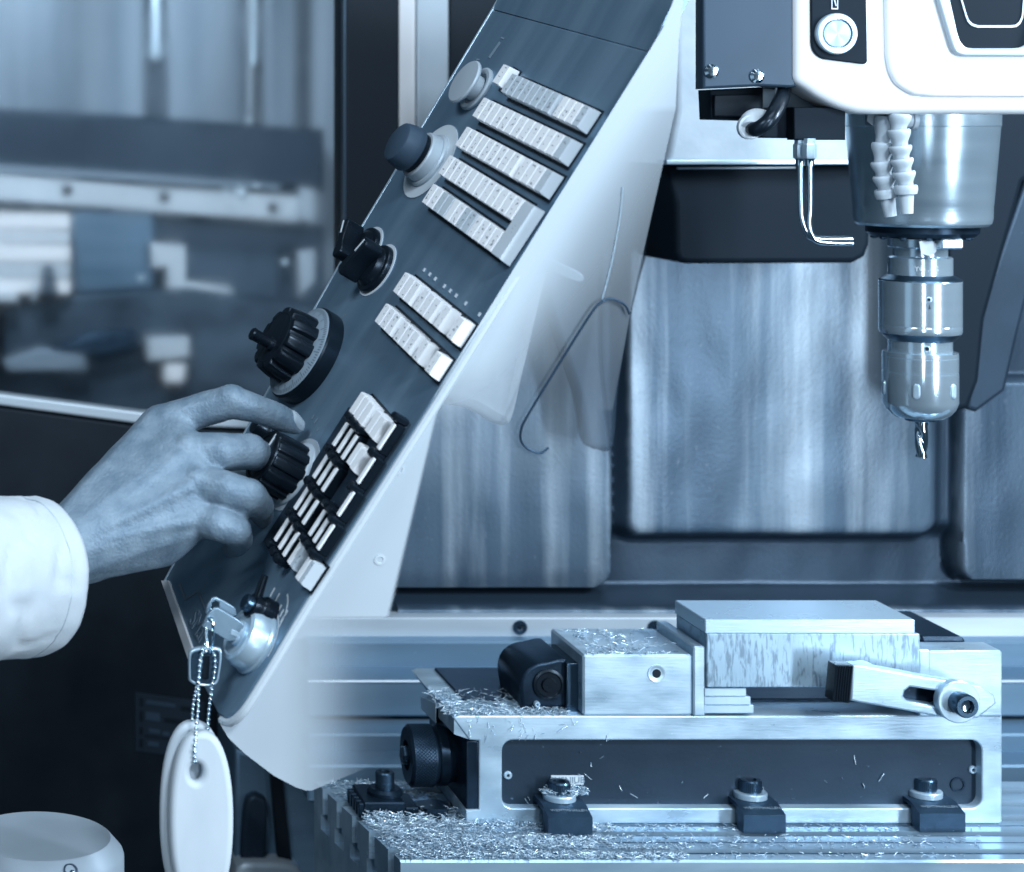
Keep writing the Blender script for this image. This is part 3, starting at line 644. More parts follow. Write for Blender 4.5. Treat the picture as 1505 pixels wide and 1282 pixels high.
nozzle([(1323, 168, 1.125), (1321, 190, 1.125), (1323, 214, 1.125), (1325, 233, 1.125), (1328, 252, 1.125), (1331, 272, 1.125), (1333, 314, 1.125)], 'jointed white coolant nozzle ending in the straight long tip', 0)
nb = thing('nozzle_block', 'pale hose coupling block fixed under the white head cover', 'coupling', W(1315, 185, 1.14))
g = G(); g.lathe([(S_(11, 1.14), 0), (S_(12, 1.14), .001), (S_(12, 1.14), .012), (S_(14, 1.14), .0125), (S_(14, 1.14), .015)], W(1306, 176, 1.14), (1, 0, 0), 24); obj('coupling', g, 'nozzle', nb)
g = G(); g.hull([W(1276, 168, 1.14), W(1290, 168, 1.14), W(1292, 182, 1.14), W(1284, 186, 1.14), W(1274, 178, 1.14)]+[W(1276, 168, 1.15), W(1290, 168, 1.15), W(1292, 182, 1.15), W(1284, 186, 1.15)]); obj('valve', g, 'white_plastic', nb)
g = G(); g.box(tuple(W(1288, 186, 1.145)), tuple(W(1310, 166, 1.16)), .001); obj('bracket', g, 'grey_plastic', nb)
# ================================================================ tool holder and end mill
th = thing('tool_holder', 'polished steel collet chuck tool holder hanging from the spindle', 'tool holder', (X0, ds, CZ-(616-CY)/F*ds))
XT = W(1352.5, 0, ds).x
def tt(name, rows, m): return turned(name, rows, m, th, 96, XT)
tt('taper_flange', [(346, 40), (349, 47), (350, 48.5), (362, 48.5), (363.5, 47), (364, 41), (376, 41), (377, 46), (378.5, 48.5), (402, 48.5), (404, 49)], 'turned_steel')
tt('shoulder', [(403, 48), (405, 52), (410, 61.5), (412, 62)], 'dark_turned')
bd = tt('holder_body', [(411.5, 61.6), (412.5, 62.3), (477, 62.3), (477.5, 61.8), (478.5, 62.3), (486, 62.3), (489, 61)], 'turned_steel')
tt('lower_shoulder', [(488.5, 61), (490, 60), (499, 50), (500, 48)], 'dark_turned')
nk = tt('neck', [(499.5, 47.5), (500, 48), (516, 48), (518, 48)], 'turned_steel')
nut = tt('clamping_nut', [(516.5, 47), (517, 56.5), (523, 57), (523.8, 56.2), (524.6, 57), (544, 57), (544.6, 56.2), (546.4, 56.2), (547, 57), (590, 57), (600, 53), (608, 46), (613, 38), (614, 24)], 'turned_steel')
tt('collet', [(612, 23), (615, 25), (618, 23), (619, 12), (620, 7)], 'dark_turned')
# wrench slots round the nut, holes
def on_cyl(px, py, hpx):
    r = S_(hpx, ds)*kf; t = math.asin(max(-1, min(1, (px-1352.5)/hpx)))-math.atan((1352.5-CX)/F)
    return Vector((XT+r*math.sin(t), ds-r*math.cos(t), CZ-(py-CY)/F*ds)), Vector((math.sin(t), -math.cos(t), 0))
for px in (1299, 1347, 1401):
    p, n_ = on_cyl(px, 570, 57); e = Vector((-n_.y, n_.x, 0)); g = G()
    g.plate([rrect(-.0020, -.0044, .0020, .0044, .0019)], .0012, .0003, lambda x, y, z: p+e*x+Vector((0, 0, y))+n_*(z+.0006)); sl = obj('wrench_slot', g, 'edge_metal', nut)
    g = G(); g.plate([rrect(-.0013, -.0037, .0013, .0037, .0012)], .0006, .0001, lambda x, y, z: p+e*x+Vector((0, 0, y))+n_*(z+.0008)); obj('slot_floor', g, 'machined_steel', sl)
def pin(px, py, hpx, r, parent, name='pin_hole'):
    p, n_ = on_cyl(px, py, hpx); g = G(); g.lathe([(r, -.001), (r, .0003), (r*.75, .0004), (r*.6, -.0002), (.0001, -.0002)], p, n_, 20); o = obj(name, g, 'machined_steel', parent)
    g = G(); g.lathe([(r*.6, -.001), (r*.6, .0001), (.0001, .0001)], p, n_, 16); obj('hole', g, 'black_paint', o)
pin(1365, 436, 62.3, .0016, bd); pin(1362, 508.5, 48, .0019, nk)
p, n_ = on_cyl(1366, 447, 62.3); e = Vector((-n_.y, n_.x, 0)); g = G(); g.hull([p+n_*.0002+e*.0006+Vector((0, 0, -.001)), p+n_*.0002-e*.0006+Vector((0, 0, -.001)), p+n_*.0002+Vector((0, 0, .002)), p-n_*.0004+Vector((0, 0, 0))]); obj('arrow_mark', g, 'print_dark', bd)
p, n_ = on_cyl(1362, 393, 48.5); e = Vector((-n_.y, n_.x, 0)); g = G(); g.text('YO . . S', .0042, lambda x, y, z: p+e*x+n_*(z+.0002-.0006*abs(x)/.004)+Vector((0, 0, y))); obj('engraving', g, 'print_white', th)
g = G(); q, n_ = on_cyl(1362, 366, 50); g.hull([W(1351, 355, ds-.023), W(1366, 353, ds-.023), W(1377, 358, ds-.022), W(1376, 370, ds-.022), W(1368, 377, ds-.023), W(1354, 373, ds-.023), W(1352, 360, ds-.010), W(1372, 360, ds-.010), W(1362, 378, ds-.010)]); obj('drive_notch', g, 'white_plastic', th)
em = thing('end_mill', 'small fluted end mill clamped in the tool holder', 'end mill', (XT, ds, CZ-(672-CY)/F*ds))
xe = W(1354, 0, ds).x; zt_, zb_ = CZ-(616-CY)/F*ds, CZ-(672-CY)/F*ds
g = G(); v = []; f = []; n = 36; rows = 40; r0 = S_(9.2, ds)
for j in range(rows+1):
    z = zt_+(zb_-zt_)*j/rows; tw = 0 if j < 8 else (j-8)*.10; fl = sstep(4, 10, j)
    for k in range(n):
        a = 2*math.pi*k/n; c = .5+.5*math.cos(2*a); prof = 1-fl*.42*(c**2.6); ph = a+tw
        v.append((xe+math.cos(ph)*r0*prof, ds+math.sin(ph)*r0*prof, z))
for j in range(rows):
    for k in range(n): f.append((j*n+k, j*n+(k+1) % n, (j+1)*n+(k+1) % n, (j+1)*n+k))
f.append(tuple(range(rows*n, rows*n+n))); g.add(v, f); obj('fluted_cutter', g, 'chrome', em, angle=50)
# ================================================================ operator console
vv = Vector((-300/F, 1, 610/F)).normalized(); uu = Vector((.58, 0, 1)); uu = (uu-vv*uu.dot(vv)).normalized(); nn_ = (-vv).cross(uu)
PO = W(510, 370, 1.05)
con = thing('machine_console', 'slanted operator console with key rows, rotary knobs and a key switch', 'console', PO)
con.rotation_euler = Matrix((-vv, uu, nn_)).transposed().to_euler()
CAMP = Vector((0, 0, CZ))
def ray(px, py): return Vector(((px-CX)/F, 1, -(py-CY)/F))
def loc_(p): q = p-PO; return Vector((q.dot(-vv), q.dot(uu), q.dot(nn_)))
def pp(px, py, h=0.):
    r = ray(px, py); t = (PO+nn_*h-CAMP).dot(nn_)/r.dot(nn_); return loc_(CAMP+r*t)
XS = .1690
def sp_(px, py, off=0.):
    r = ray(px, py); t = (PO-vv*(XS+off)-CAMP).dot(vv)/r.dot(vv); return loc_(CAMP+r*t)
def world_(l): return PO+(-vv)*l[0]+uu*l[1]+nn_*l[2]
def P2(pts, h=0.): return [tuple(pp(x, y, h)[:2]) for x, y in pts]
def slab(name, pts_px, z0, t, m, parent=con, bevel=.0004, holes=(), local=None):
    g = G(); g.plate([P2(pts_px, z0)]+[P2(h, z0) for h in holes], t, bevel, lambda x, y, z: (x, y, z+z0)); return obj(name, g, m, parent, True)
def slab2(name, outl, z0, t, m, parent=con, bevel=.0004):
    g = G(); g.plate(outl, t, bevel, lambda x, y, z: (x, y, z+z0)); return obj(name, g, m, parent, True)
def turn(name, c, prof, m, parent=con, n=48, angle=32):
    g = G(); g.lathe(prof, (c[0], c[1], 0), n=n); return obj(name, g, m, parent, True, angle)
outl = [(953, 76), (697, 489), (560, 706), (450, 880), (395, 972), (362, 1024), (347, 1044), (332, 1055), (320, 1049), (306, 1022), (275, 962), (241, 856), (376, 606), (510, 370), (724, 14)]
slab('face_plate', outl, 0, .004, 'panel_blue', bevel=.0008)
# bent upper end of the panel
g = G(); b0, b1 = pp(724.5, 13.5), pp(953, 75.5); t0, t1 = pp(800, -115), pp(1050, -85)
r1 = pp(968, 52); r2 = pp(975, 36)
ring = [b0, b1, r1, r2, t1, t0]; lift = [0, 0, .0006, .0010, .005, .005]
g.hull([Vector((p.x, p.y, l)) for p, l in zip(ring, lift)]+[Vector((p.x, p.y, l-.006)) for p, l in zip(ring, lift)]); obj('upper_panel', g, 'panel_blue', con, True)
# metal trim on the far edge and at the foot
g = G(); e = [(760, -50), (724, 14), (510, 370), (376, 606), (241, 856)]
g.tube([pp(x, y)+Vector((-.0004, 0, -.0006)) for x, y in e], .0011, 8); obj('edge_trim', g, 'edge_metal', con, True)
slab('foot_trim', [(236, 853), (247, 853), (284, 957), (275, 968)], .0012, .006, 'key_plain')
g = G(); e = [(990, 0), (975, 40), (954, 77), (697, 490), (560, 707), (450, 881), (395, 973), (362, 1026), (347, 1046), (332, 1057), (320, 1053)]
g.tube(smooth_poly([tuple(pp(x, y)+Vector((.0006, -.0002, -.0024))) for x, y in e], 3), .0020, 8); obj('rim', g, 'console_white', con, True)
# body behind the panel
bo = [(945, 80), (690, 489), (553, 706), (443, 880), (388, 972), (345, 1036), (330, 1045), (310, 1014), (284, 962), (256, 860), (390, 606), (524, 370), (736, 18)]
slab('body', bo, -.0042, .006, 'console_white', bevel=.002)
# white side cover, opacity painted to fade out like a double exposure
def lerp_tab(tab, y):
    if y <= tab[0][0]: return tab[0][1]
    for (a, p), (b, q) in zip(tab, tab[1:]):
        if y <= b: return p+(q-p)*(y-a)/(b-a)
    return tab[-1][1]
EDGE = [(-80, 1010), (0, 990), (40, 975), (77, 953), (489, 697), (706, 560), (880, 450), (972, 395), (1024, 362), (1044, 347), (1055, 330), (1062, 322), (1085, 336), (1108, 360), (1140, 402), (1158, 436), (1163, 452)]
LIM = [(-80, 1020), (0, 1004), (60, 998), (160, 993), (440, 930), (600, 901), (690, 900), (906, 880), (908, 650), (1050, 640), (1120, 560), (1145, 500), (1163, 456)]
WL = [(600, 643), (905, 571)]
def opac(x, y):
    t = x-lerp_tab(EDGE, y)
    o = 1-.70*sstep(10, 190, t)
    o *= 1-.25*sstep(158, 163, y)*sstep(20, 90, t)
    o *= 1-.75*sstep(380, 620, y)*sstep(40, 120, t)
    if y > 520:
        wl = lerp_tab(WL, y); k = sstep(520, 640, y)
        q = 1-sstep(wl-3, wl+3, x)*(1-.10*(1-sstep(640, 760, y)))
        o = o*(1-k)+q*k
    if y < 906: return max(0, min(1, o))*(sstep(903, 870, x) if y > 600 else 1)
    b = 1-.86*sstep(405, 540, x)
    return max(0, b*(1-sstep(480, 585, x)))
g = G(); v = []; f = []; op = []; ny, nx = 230, 72
for j in range(ny+1):
    y = -70+(1162+70)*j/ny; a, b = lerp_tab(EDGE, y), lerp_tab(LIM, y); b = max(a+1, b)
    for i in range(nx+1):
        wl = lerp_tab(WL, y) if y < 906 else 560
        m_ = min(max(wl, a+.3*(b-a)), b-.02*(b-a)) if y > 560 else a+.5*(b-a); h_ = nx//2
        x = a+(m_-a)*i/h_ if i <= h_ else m_+(b-m_)*((i-h_)/h_)**1.6
        v.append(sp_(x, y)); op.append(opac(x, y))
for j in range(ny):
    for i in range(nx):
        q = j*(nx+1)+i; f.append((q, q+1, q+nx+2, q+nx+1))
g.add(v, f); sc = obj('side_cover', g, 'translucent_cover', con, True, 180)
at = sc.data.attributes.new('opacity', 'FLOAT', 'POINT'); at.data.foreach_set('value', op)
# things set into the side cover
def side_plate(name, pts, off, t, m, bevel=.0005):
    q = [sp_(x, y, off) for x, y in pts]; g = G()
    g.plate([[(p.y, p.z) for p in q]], t, bevel, lambda a, b, c: (XS+off+c, a, b)); return obj(name, g, m, con, True)
side_plate('grip_slot', smooth_poly([(776, 372), (788, 371), (830, 390), (854, 402), (858, 411), (848, 414), (812, 400), (782, 384), (776, 377)], 3), -.0006, .002, 'grey_plastic')
g = G(); g.tube(smooth_poly([tuple(sp_(x, y, .002)) for x, y in ((925, 462), (918, 448), (900, 440), (884, 444), (868, 462), (820, 538), (775, 612), (766, 632), (766, 648), (776, 660), (794, 666), (806, 658))], 6), .00055, 8); obj('wire_bail', g, 'dark_steel', con, True)
g = G(); g.tube(smooth_poly([tuple(sp_(x, y, .0003)) for x, y in ((915, 275), (911, 320), (898, 390), (885, 440))], 5), .0003, 6); obj('seam', g, 'edge_metal', con, True)
side_plate('shoulder', smooth_poly([(640, 598), (690, 606), (725, 626), (744, 630), (758, 618), (772, 560), (800, 440), (812, 380), (760, 400), (700, 500), (640, 598)], 4), -.006, .014, 'soft_cover', .006)
for px, py in ((558, 823), (586, 690)):
    q = sp_(px, py); g = G(); g.lathe([(.0026, -.0006), (.0026, .0003), (.0016, .0004), (.0012, -.0002), (.0001, -.0002)], q, (1, 0, 0), 20); obj('cover_screw', g, 'console_white', con, True)
# ---- key caps
def cap_mesh(w, l, h):
    g = G(); a = .00035; b = .0007
    g.hull([(sx*(w/2-k), sy*(l/2-k2), z) for sx in (-1, 1) for sy in (-1, 1) for k, k2, z in ((a*.2, a*.2, 0), (a*.5, a, h*.75), (a+.0003, b, h))]); return mesh_of(g, 30)
CAPS = {}
def cap(x, y, w, l, h, m, name='key'):
    k = (round(w, 5), round(l, 5), round(h, 5), m)
    if k not in CAPS:
        me = cap_mesh(w, l, h); me.materials.append(MATS[m]); CAPS[k] = me
    return put(name, CAPS[k], None, con, (x, y, .0008))
HK = .0055
KM = {'l': 'key_light', 'g': 'key_grey', 'p': 'key_plain'}
def key_row(BL, TL, BR, seq, gap=.55):
    a, b, c = pp(*BL, HK), pp(*TL, HK), pp(*BR, HK)
    n = sum(gap if s == '_' else 1 for s in seq); w = (c.x-a.x)/n; yl = abs(b.y-a.y); yc = (a.y+b.y)/2; x = a.x
    slope = (c.y-a.y)/(c.x-a.x)
    slab2('key_slot', [[(a.x-.001, a.y-.0015), (c.x+.0003, c.y-.0015), (c.x+.0003, c.y+yl+.0010), (a.x-.001, a.y+yl+.0010)]], .0008, .0012, 'black_plastic', bevel=.0002)
    for s in seq:
        if s == '_': x += w*gap; continue
        cap(x+w/2, yc+slope*(x-a.x), w-.00030, yl, HK, KM[s]); x += w
    return a, c, w, yl
key_row((723.5, 122.7), (740.7, 92.8), (733, 129), 'l')
key_row((736, 136.7), (753.8, 106.4), (850, 190), 'gggggggg_lllg')
key_row((694, 172.3), (712.6, 142), (823, 237.5), 'llllllllllllg')
key_row((669, 215.3), (687, 184.5), (795, 286), 'lllllllll_lllg')
key_row((644.3, 256.5), (662, 226.6), (752, 326), 'lllllpllllll')
key_row((620, 299), (639, 269.5), (722, 373), 'llggplggllll')
a, b, c = pp(722, 374, HK), pp(778, 297, HK), pp(737, 383, HK); cap((a.x+c.x)/2, (a.y+b.y)/2, c.x-a.x, b.y-a.y, HK, 'key_grey', 'long_key')
# middle rows with indicator dashes
for BL, TL, BR in (((577.7, 430), (596.7, 398.2), (664.8, 504)), ((550.8, 474), (568.6, 443.9), (632.5, 554))):
    a, c, w, yl = key_row(BL, TL, BR, 'lll_lll_l__l', .6)
    g = G()
    xs = [0, 1, 2, 3.6, 4.6, 5.6, 7.2, 9.4]
    for q in xs: g.box((a.x+w*(q+.35), a.y+yl+.0042, .0001), (a.x+w*(q+.62), a.y+yl+.0060, .0004), .0001)
    obj('indicator_marks', g, 'print_white', con, True)
# lower pad: guarded bar keys
key_row((513, 606), (532.3, 573.3), (549, 650), 'ppp_pp', .6)
key_row((509, 681), (531, 650), (519, 697), 'pp')
key_row((422, 827), (443, 794), (431, 839), 'pg')
key_row((434, 850), (456, 816), (445, 861), 'pg')
Z5 = lambda x, y: (380+x/4.136, 560+y/4.136)
lines = [[(440, 385, 530, 245), (320, 580, 410, 440), (205, 770, 297, 632), (85, 960, 180, 820)],
         [(465, 425, 560, 285), (345, 620, 440, 478), (230, 810, 322, 670), (110, 1010, 205, 868)],
         [(492, 465, 588, 322), (372, 660, 467, 518), (255, 860, 350, 715), (137, 1055, 232, 905)],
         [(295, 930, 392, 775)], [(320, 970, 420, 817)],
         [(710, 405, 815, 250), (587, 612, 690, 455), (468, 810, 565, 660), (345, 1015, 443, 858)]]
H7 = .0068
for ln in lines:
    pts = []
    for x0, y0, x1, y1 in ln:
        a, b = pp(*Z5(x0, y0), H7), pp(*Z5(x1, y1), H7); a.y += .0003; xm = (a.x+b.x)/2; pts.append((xm, a.y, b.y))
        g = G(); g.box((xm+.0003, a.y, H7-.0010), (xm+.0032, b.y, H7), .0003); obj('bar_key', g, 'key_plain', con, True)
        g = G(); g.box((xm-.0020, a.y-.001, .0012), (xm+.0036, b.y+.001, H7-.0011), .0004); obj('guard_rib', g, 'black_plastic', con, True)
        g = G(); g.box((xm-.0016, a.y-.0046, .0012), (xm+.0036, a.y-.0008, H7+.0022), .0009); obj('guard_post', g, 'black_plastic', con, True)
    x, y, b = pts[0]; g = G(); g.box((x-.0016, b+.0010, .0012), (x+.0036, b+.0046, H7+.0022), .0009); obj('guard_post', g, 'black_plastic', con, True)
pa = pp(388, 800); 
slab('guard_tray', [(386, 796), (512, 598), (574, 622), (586, 634), (462, 838), (425, 832)], .0013, .0014, 'navy_plate', bevel=.0003)
# ---- round controls
def cpx(a, b): q = (pp(*a)+pp(*b))/2; r = abs(pp(*a).y-pp(*b).y)/2; return q, r
c, r = cpx((684.6, 163), (721, 102))
pbn = turn('push_button', c, [(r*.97, 0), (r, .0006), (r, .0016), (r*.92, .0022), (r*.74, .0020), (r*.70, .0008), (r*.55, .0008), (r*.55, .0070), (r*.3, .0072)], 'grey_light')
turn('button_cap', c, [(r*.60, .0072), (r*.98, .0074), (r, .0079), (r, .0084), (r*.95, .0092), (r*.5, .0095), (.0001, .0096)], 'grey_light', pbn)
c, r = cpx((603, 292), (663.5, 184)); turn('stop_plate', c, [(r, .0), (r, .0006), (.0001, .0007)], 'key_grey')
es = turn('emergency_stop', c, [(.0145, 0), (.0145, .0018), (.0138, .0026), (.0128, .0028), (.0124, .0075), (.0118, .0082), (.0001, .0083)], 'grey_light')
turn('stop_neck', c, [(.0106, .008), (.0106, .0105), (.0112, .0112)], 'black_plastic', es)
turn('stop_cap', c, [(.0104, .0108), (.0114, .0112), (.0120, .0124), (.0118, .0150), (.0108, .0195), (.0102, .0208), (.0090, .0215), (.0001, .0218)], 'stop_cap', es)
def selector(c, rot, r):
    b = turn('selector_knob', c, [(r, 0), (r, .0022), (r*.97, .0030), (r*.82, .0034), (r*.80, .0040), (r*.62, .0060), (.0001, .0062)], 'black_plastic')
    turn('selector_ring', c, [(r*1.12, 0), (r*1.12, .0004), (.0001, .0005)], 'key_grey', b)
    g = G(); L_, w = r*.86, r*.30; cs, sn = math.cos(rot), math.sin(rot); tr = lambda x, y, z: (c[0]+x*cs-y*sn, c[1]+x*sn+y*cs, z)
    ol = smooth_poly([(-w, -L_*.8), (-w*.66, 0), (-w, L_*.8), (-w*.6, L_), (w*.6, L_), (w, L_*.8), (w*.66, 0), (w, -L_*.8), (w*.6, -L_), (-w*.6, -L_), (-w, -L_*.8)], 3)
    g.plate([ol[:-1]], .0105, .0010, lambda x, y, z: tr(x, y, z+.0160)); hd = obj('handle', g, 'black_plastic', b, True)
    g = G(); g.plate([[(-.0005, L_*.25), (.0005, L_*.25), (.0005, L_*.95), (-.0005, L_*.95)]], .0004, .0001, lambda x, y, z: tr(x, y, z+.0163)); obj('pointer_line', g, 'print_white', hd, True)
c, r = cpx((531, 438), (579.6, 357)); selector(c, -.35, r*.82)
c1 = pp(537, 371); selector(c1, .75, r*.82)
c, r = cpx((501, 468), (420, 589)); DIAL = c
d_ = turn('handwheel', c, [(r, 0), (r*1.01, .001), (r*1.01, .0075), (r*.98, .0085)], 'black_plastic', n=72)
turn('scale_ring', c, [(r*.975, .0080), (r*.97, .0088), (r*.80, .0102), (r*.70, .0104)], 'grey_plastic', d_, n=72)
g = G()
for k in range(100):
    a = 2*math.pi*k/100; e = Vector((math.cos(a), math.sin(a), 0)); s = Vector((-e.y, e.x, 0))*.00012; r0, r1 = (r*.80, r*.95) if k % 5 == 0 else (r*.88, r*.95)
    z = lambda q: .0104-(.0104-.0090)*(q/r-.78)/.19+.00012
    p0 = Vector((c[0], c[1], z(r0)))+e*r0; p1 = Vector((c[0], c[1], z(r1)))+e*r1; g.add([p0-s, p0+s, p1+s, p1-s], [(0, 1, 2, 3)])
gr = obj('graduation', g, 'print_dark', d_, True); gr['kind'] = 'stuff'
def fluted(name, c, r, z0, z1, n, m, parent, depth=.10, top=.94):
    g = G(); v = []; f = []; N = n*10; rows = [(z0, 1), (z0+(z1-z0)*.5, .985), (z1-.0012, top+.02), (z1-.0004, top), (z1, top-.05)]
    for z, k in rows:
        for i in range(N):
            a = 2*math.pi*i/N; s = .5+.5*math.cos(n*a); rr = r*k*(1-depth*sstep(.55, .95, s)); v.append((c[0]+math.cos(a)*rr, c[1]+math.sin(a)*rr, z))
    for j in range(len(rows)-1):
        for i in range(N): f.append((j*N+i, j*N+(i+1) % N, (j+1)*N+(i+1) % N, (j+1)*N+i))
    f.append(tuple(range((len(rows)-1)*N, len(rows)*N))); g.add(v, f); return obj(name, g, m, parent, True, 40)
kn = fluted('fluted_knob', c, r*.75, .0098, .0240, 11, 'black_plastic', d_, .13, .90)
turn('knob_dish', c, [(r*.57, .0238), (r*.55, .0242), (r*.49, .0236), (.0001, .0234)], 'dark_paint', kn)
hp = pp(400, 507, .024); turn('crank_pin', hp, [(.0036, .0232), (.0036, .0255), (.0028, .0262), (.0031, .0345), (.0033, .0358), (.0026, .0365), (.0001, .0366)], 'black_plastic', kn, 24)
c, r = cpx((464.7, 648), (404, 748)); HELD = c
h_ = turn('override_knob', c, [(r, 0), (r, .0005), (r*.86, .0006), (r*.84, .0016), (r*.78, .0024), (r*.76, .0028)], 'grey_light', n=64)
kb = fluted('fluted_grip', c, r*.78, .0024, .0190, 11, 'black_plastic', h_, .10, .93)
turn('grip_rim', c, [(r*.70, .0188), (r*.69, .0194), (r*.60, .0194), (r*.57, .0186), (.0001, .0184)], 'black_plastic', kb, 48)
g = G(); e = (-.0004, .0004); g.box((c[0]-.0004, c[1]+r*.05, .0190), (c[0]+.0004, c[1]+r*.66, .0197), .0001); obj('pointer_line', g, 'print_white', kb, True)
c2 = pp(400, 640); turn('toggle_button', c2, [(.006, 0), (.006, .004), (.0045, .006), (.004, .011), (.0001, .0115)], 'black_plastic')
# key switch and the black switch behind it
c, r = cpx((348, 976), (407, 914)); KSW = c
ks = turn('key_switch', c, [(r*1.05, 0), (r*1.05, .0012), (r, .0020), (r*.97, .0060), (r*.86, .0098), (r*.74, .0106), (r*.70, .0098), (.0001, .0096)], 'machined_steel')
turn('lock_barrel', c, [(r*.42, .0095), (r*.42, .0112), (r*.36, .0118), (.0001, .0118)], 'machined_steel', ks)
c3 = pp(398, 905); bs = turn('lever_switch', c3, [(.0068, 0), (.0068, .005), (.0060, .0062), (.0056, .0070), (.0056, .0110), (.0001, .0112)], 'black_plastic')
g = G(); g.tube([(c3[0], c3[1]+.004, .0100), (c3[0]-.002, c3[1]+.0145, .0120)], [.0022, .0016], 12); obj('lever', g, 'black_plastic', bs, True)
turn('switch_ferrule', c3, [(.0040, .0111), (.0040, .0140), (.0032, .0146), (.0001, .0146)], 'dark_turned', bs)
# printing on the face
def arc_mark(c, r, a0, a1):
    g = G(); n = 16; v = []; f = []
    for k in range(n+1):
        a = a0+(a1-a0)*k/n; e = Vector((math.cos(a), math.sin(a), 0)); v += [Vector((c[0], c[1], .0002))+e*r, Vector((c[0], c[1], .0002))+e*(r+.0011)]
    for k in range(n): f.append((2*k, 2*k+1, 2*k+3, 2*k+2))
    g.add(v, f); return obj('printed_arc', g, 'print_white', con, True)
arc_mark(c, r*1.12, .1, 1.5); arc_mark(c3, .0125, 0, 1.4)
def strip_mark(pts, w, m='print_white', name='printed_mark'):
    g = G(); q = [pp(x, y, .0002) for x, y in pts]
    for a, b in zip(q, q[1:]):
        t = (b-a).normalized(); s = Vector((-t.y, t.x, 0))*w/2; g.add([a-s, a+s, b+s, b-s], [(0, 1, 2, 3)])
    return obj(name, g, m, con, True)
strip_mark([(264, 858), (272, 881), (291, 869), (306, 905)], .0013, 'print_grey', 'printed_zigzag')
for a, b in (((397, 877), (404, 864)), ((404, 885), (411, 872)), ((408, 900), (414, 889)), ((411, 907), (417, 896)), ((412, 915), (423, 897))): strip_mark([a, b], .0016)
strip_mark([(700, 87), (705, 88)], .0008, 'print_grey'); strip_mark([(719, 85), (735, 62)], .0032, 'print_grey'); strip_mark([(736, 55), (741, 57)], .0008, 'print_grey')
strip_mark([(584, 420), (448, 690)], .0004, 'print_grey', 'sheet_seam')
for a, b in (((458, 616), (462, 610)), ((462, 622), (467, 615)), ((455, 643), (458, 638)), ((466, 634), (469, 629)), ((378, 637), (381, 630)), ((503, 468), (507, 462)), ((370, 640), (380, 623))): strip_mark([a, b], .0010, 'print_grey')
tq = pp(293, 925, .0002); g = G(); g.text('SMart', .0125, lambda x, y, z: (tq.x+x, tq.y+y, .0002+z)); obj('lettering', g, 'print_grey', con, True)
# ================================================================ keys, chain and tags
dk = world_(Vector((KSW[0], KSW[1], .014))).y
kt = thing('door_key', 'flat steel key standing in the console key switch', 'key', W(355, 945, dk))
k1 = [(297, 921), (304, 905), (315, 894), (321, 894), (340, 905), (357, 916), (359, 926), (373, 934), (366, 944), (356, 947), (346, 942), (336, 943), (318, 932), (303, 925)]
hole = circ(309, 911, 3.2, 16)
obj('key_blade', G().front([k1, hole], dk-.004, .0022, .0004), 'key_metal', kt)
obj('embossing', G().front([[(341, 925), (354, 931), (351, 938), (338, 932)]], dk-.0043, .0004, .0001), 'machined_steel', kt)
kt2 = thing('spare_key', 'second flat key with round eye behind the key in the switch', 'key', W(330, 905, dk))
k2 = [(302, 901), (305, 889), (311, 880), (318, 878), (332, 885), (346, 894), (348, 903), (340, 910), (306, 908)]
obj('key_bow', G().front([k2, [(310, 894), (312, 886), (317, 883), (322, 886), (322, 893), (315, 897)]], dk+.003, .0022, .0004), 'key_metal', kt2)
rg = thing('key_ring', 'small wire ring joining key and bead chain', 'key ring', W(308, 958, dk-.005))
g = G(); c0 = W(308.5, 934, dk-.005); g.tube([c0+Vector((math.cos(2*math.pi*k/40)*S_(5, dk), -.002*math.sin(2*math.pi*k/20), math.sin(2*math.pi*k/40)*S_(25, dk))) for k in range(41)], .0006, 8, False); obj('wire', g, 'chrome', rg)
fb = thing('metal_fob', 'small dark framed metal fob hanging on the bead chain', 'fob', W(302, 1008, dk-.004))
fo = smooth_poly([(279, 1000), (279, 966), (284, 957), (300, 953), (318, 954), (325, 960), (322, 990), (318, 1004), (306, 1008), (288, 1006), (279, 1000)], 3)[:-1]
obj('fob_plate', G().front([fo], dk-.003, .003, .0008), 'dark_turned', fb)
fo2 = [(301+(x-301)*1.05, 981+(y-981)*1.05) for x, y in fo]; obj('fob_frame', G().front([fo2, [(301+(x-301)*.9, 981+(y-981)*.9) for x, y in fo]], dk-.0032, .0036, .0006), 'machined_steel', fb)
obj('fob_window', G().front([[(297, 966), (309, 964), (307, 999), (296, 999)]], dk-.0034, .0006, .0002), 'dark_paint', fb)
bm_ = G(); bm_.sphere((0, 0, 0), S_(3.1, dk), 12, 8); BALL = mesh_of(bm_, 180); BALL.materials.append(MATS['chrome'])
def bead_chain(path, label):
    pts = [W(*q) for q in smooth_poly(path, 30)]; root = thing('bead_chain', label, 'chain', pts[-1]); step = S_(8.2, dk); acc = 0; last = pts[0]
    g = G(); g.tube([p-Vector((0, 0, 0)) for p in pts[::6]+[pts[-1]]], .00035, 6); obj('link_wire', g, 'machined_steel', root)
    put('bead', BALL, None, root, pts[0]-pts[-1])
    for p in pts[1:]:
        acc += (p-last).length; last = p
        if acc >= step: acc -= step; put('bead', BALL, None, root, p-pts[-1])
dc = dk-.006
bead_chain([(301, 948, dc), (297, 958, dc), (294, 985, dc), (289, 1010, dc+.001), (284, 1035, dc+.006), (282, 1062, dc+.008)], 'bead chain running behind the rear white tag')
bead_chain([(302, 957, dc-.001), (295, 966, dc-.001), (292, 1000, dc-.001), (291, 1040, dc-.001), (288, 1075, dc-.002), (286, 1105, dc-.004), (286, 1122, dc-.003)], 'bead chain running into the hole of the front white tag')
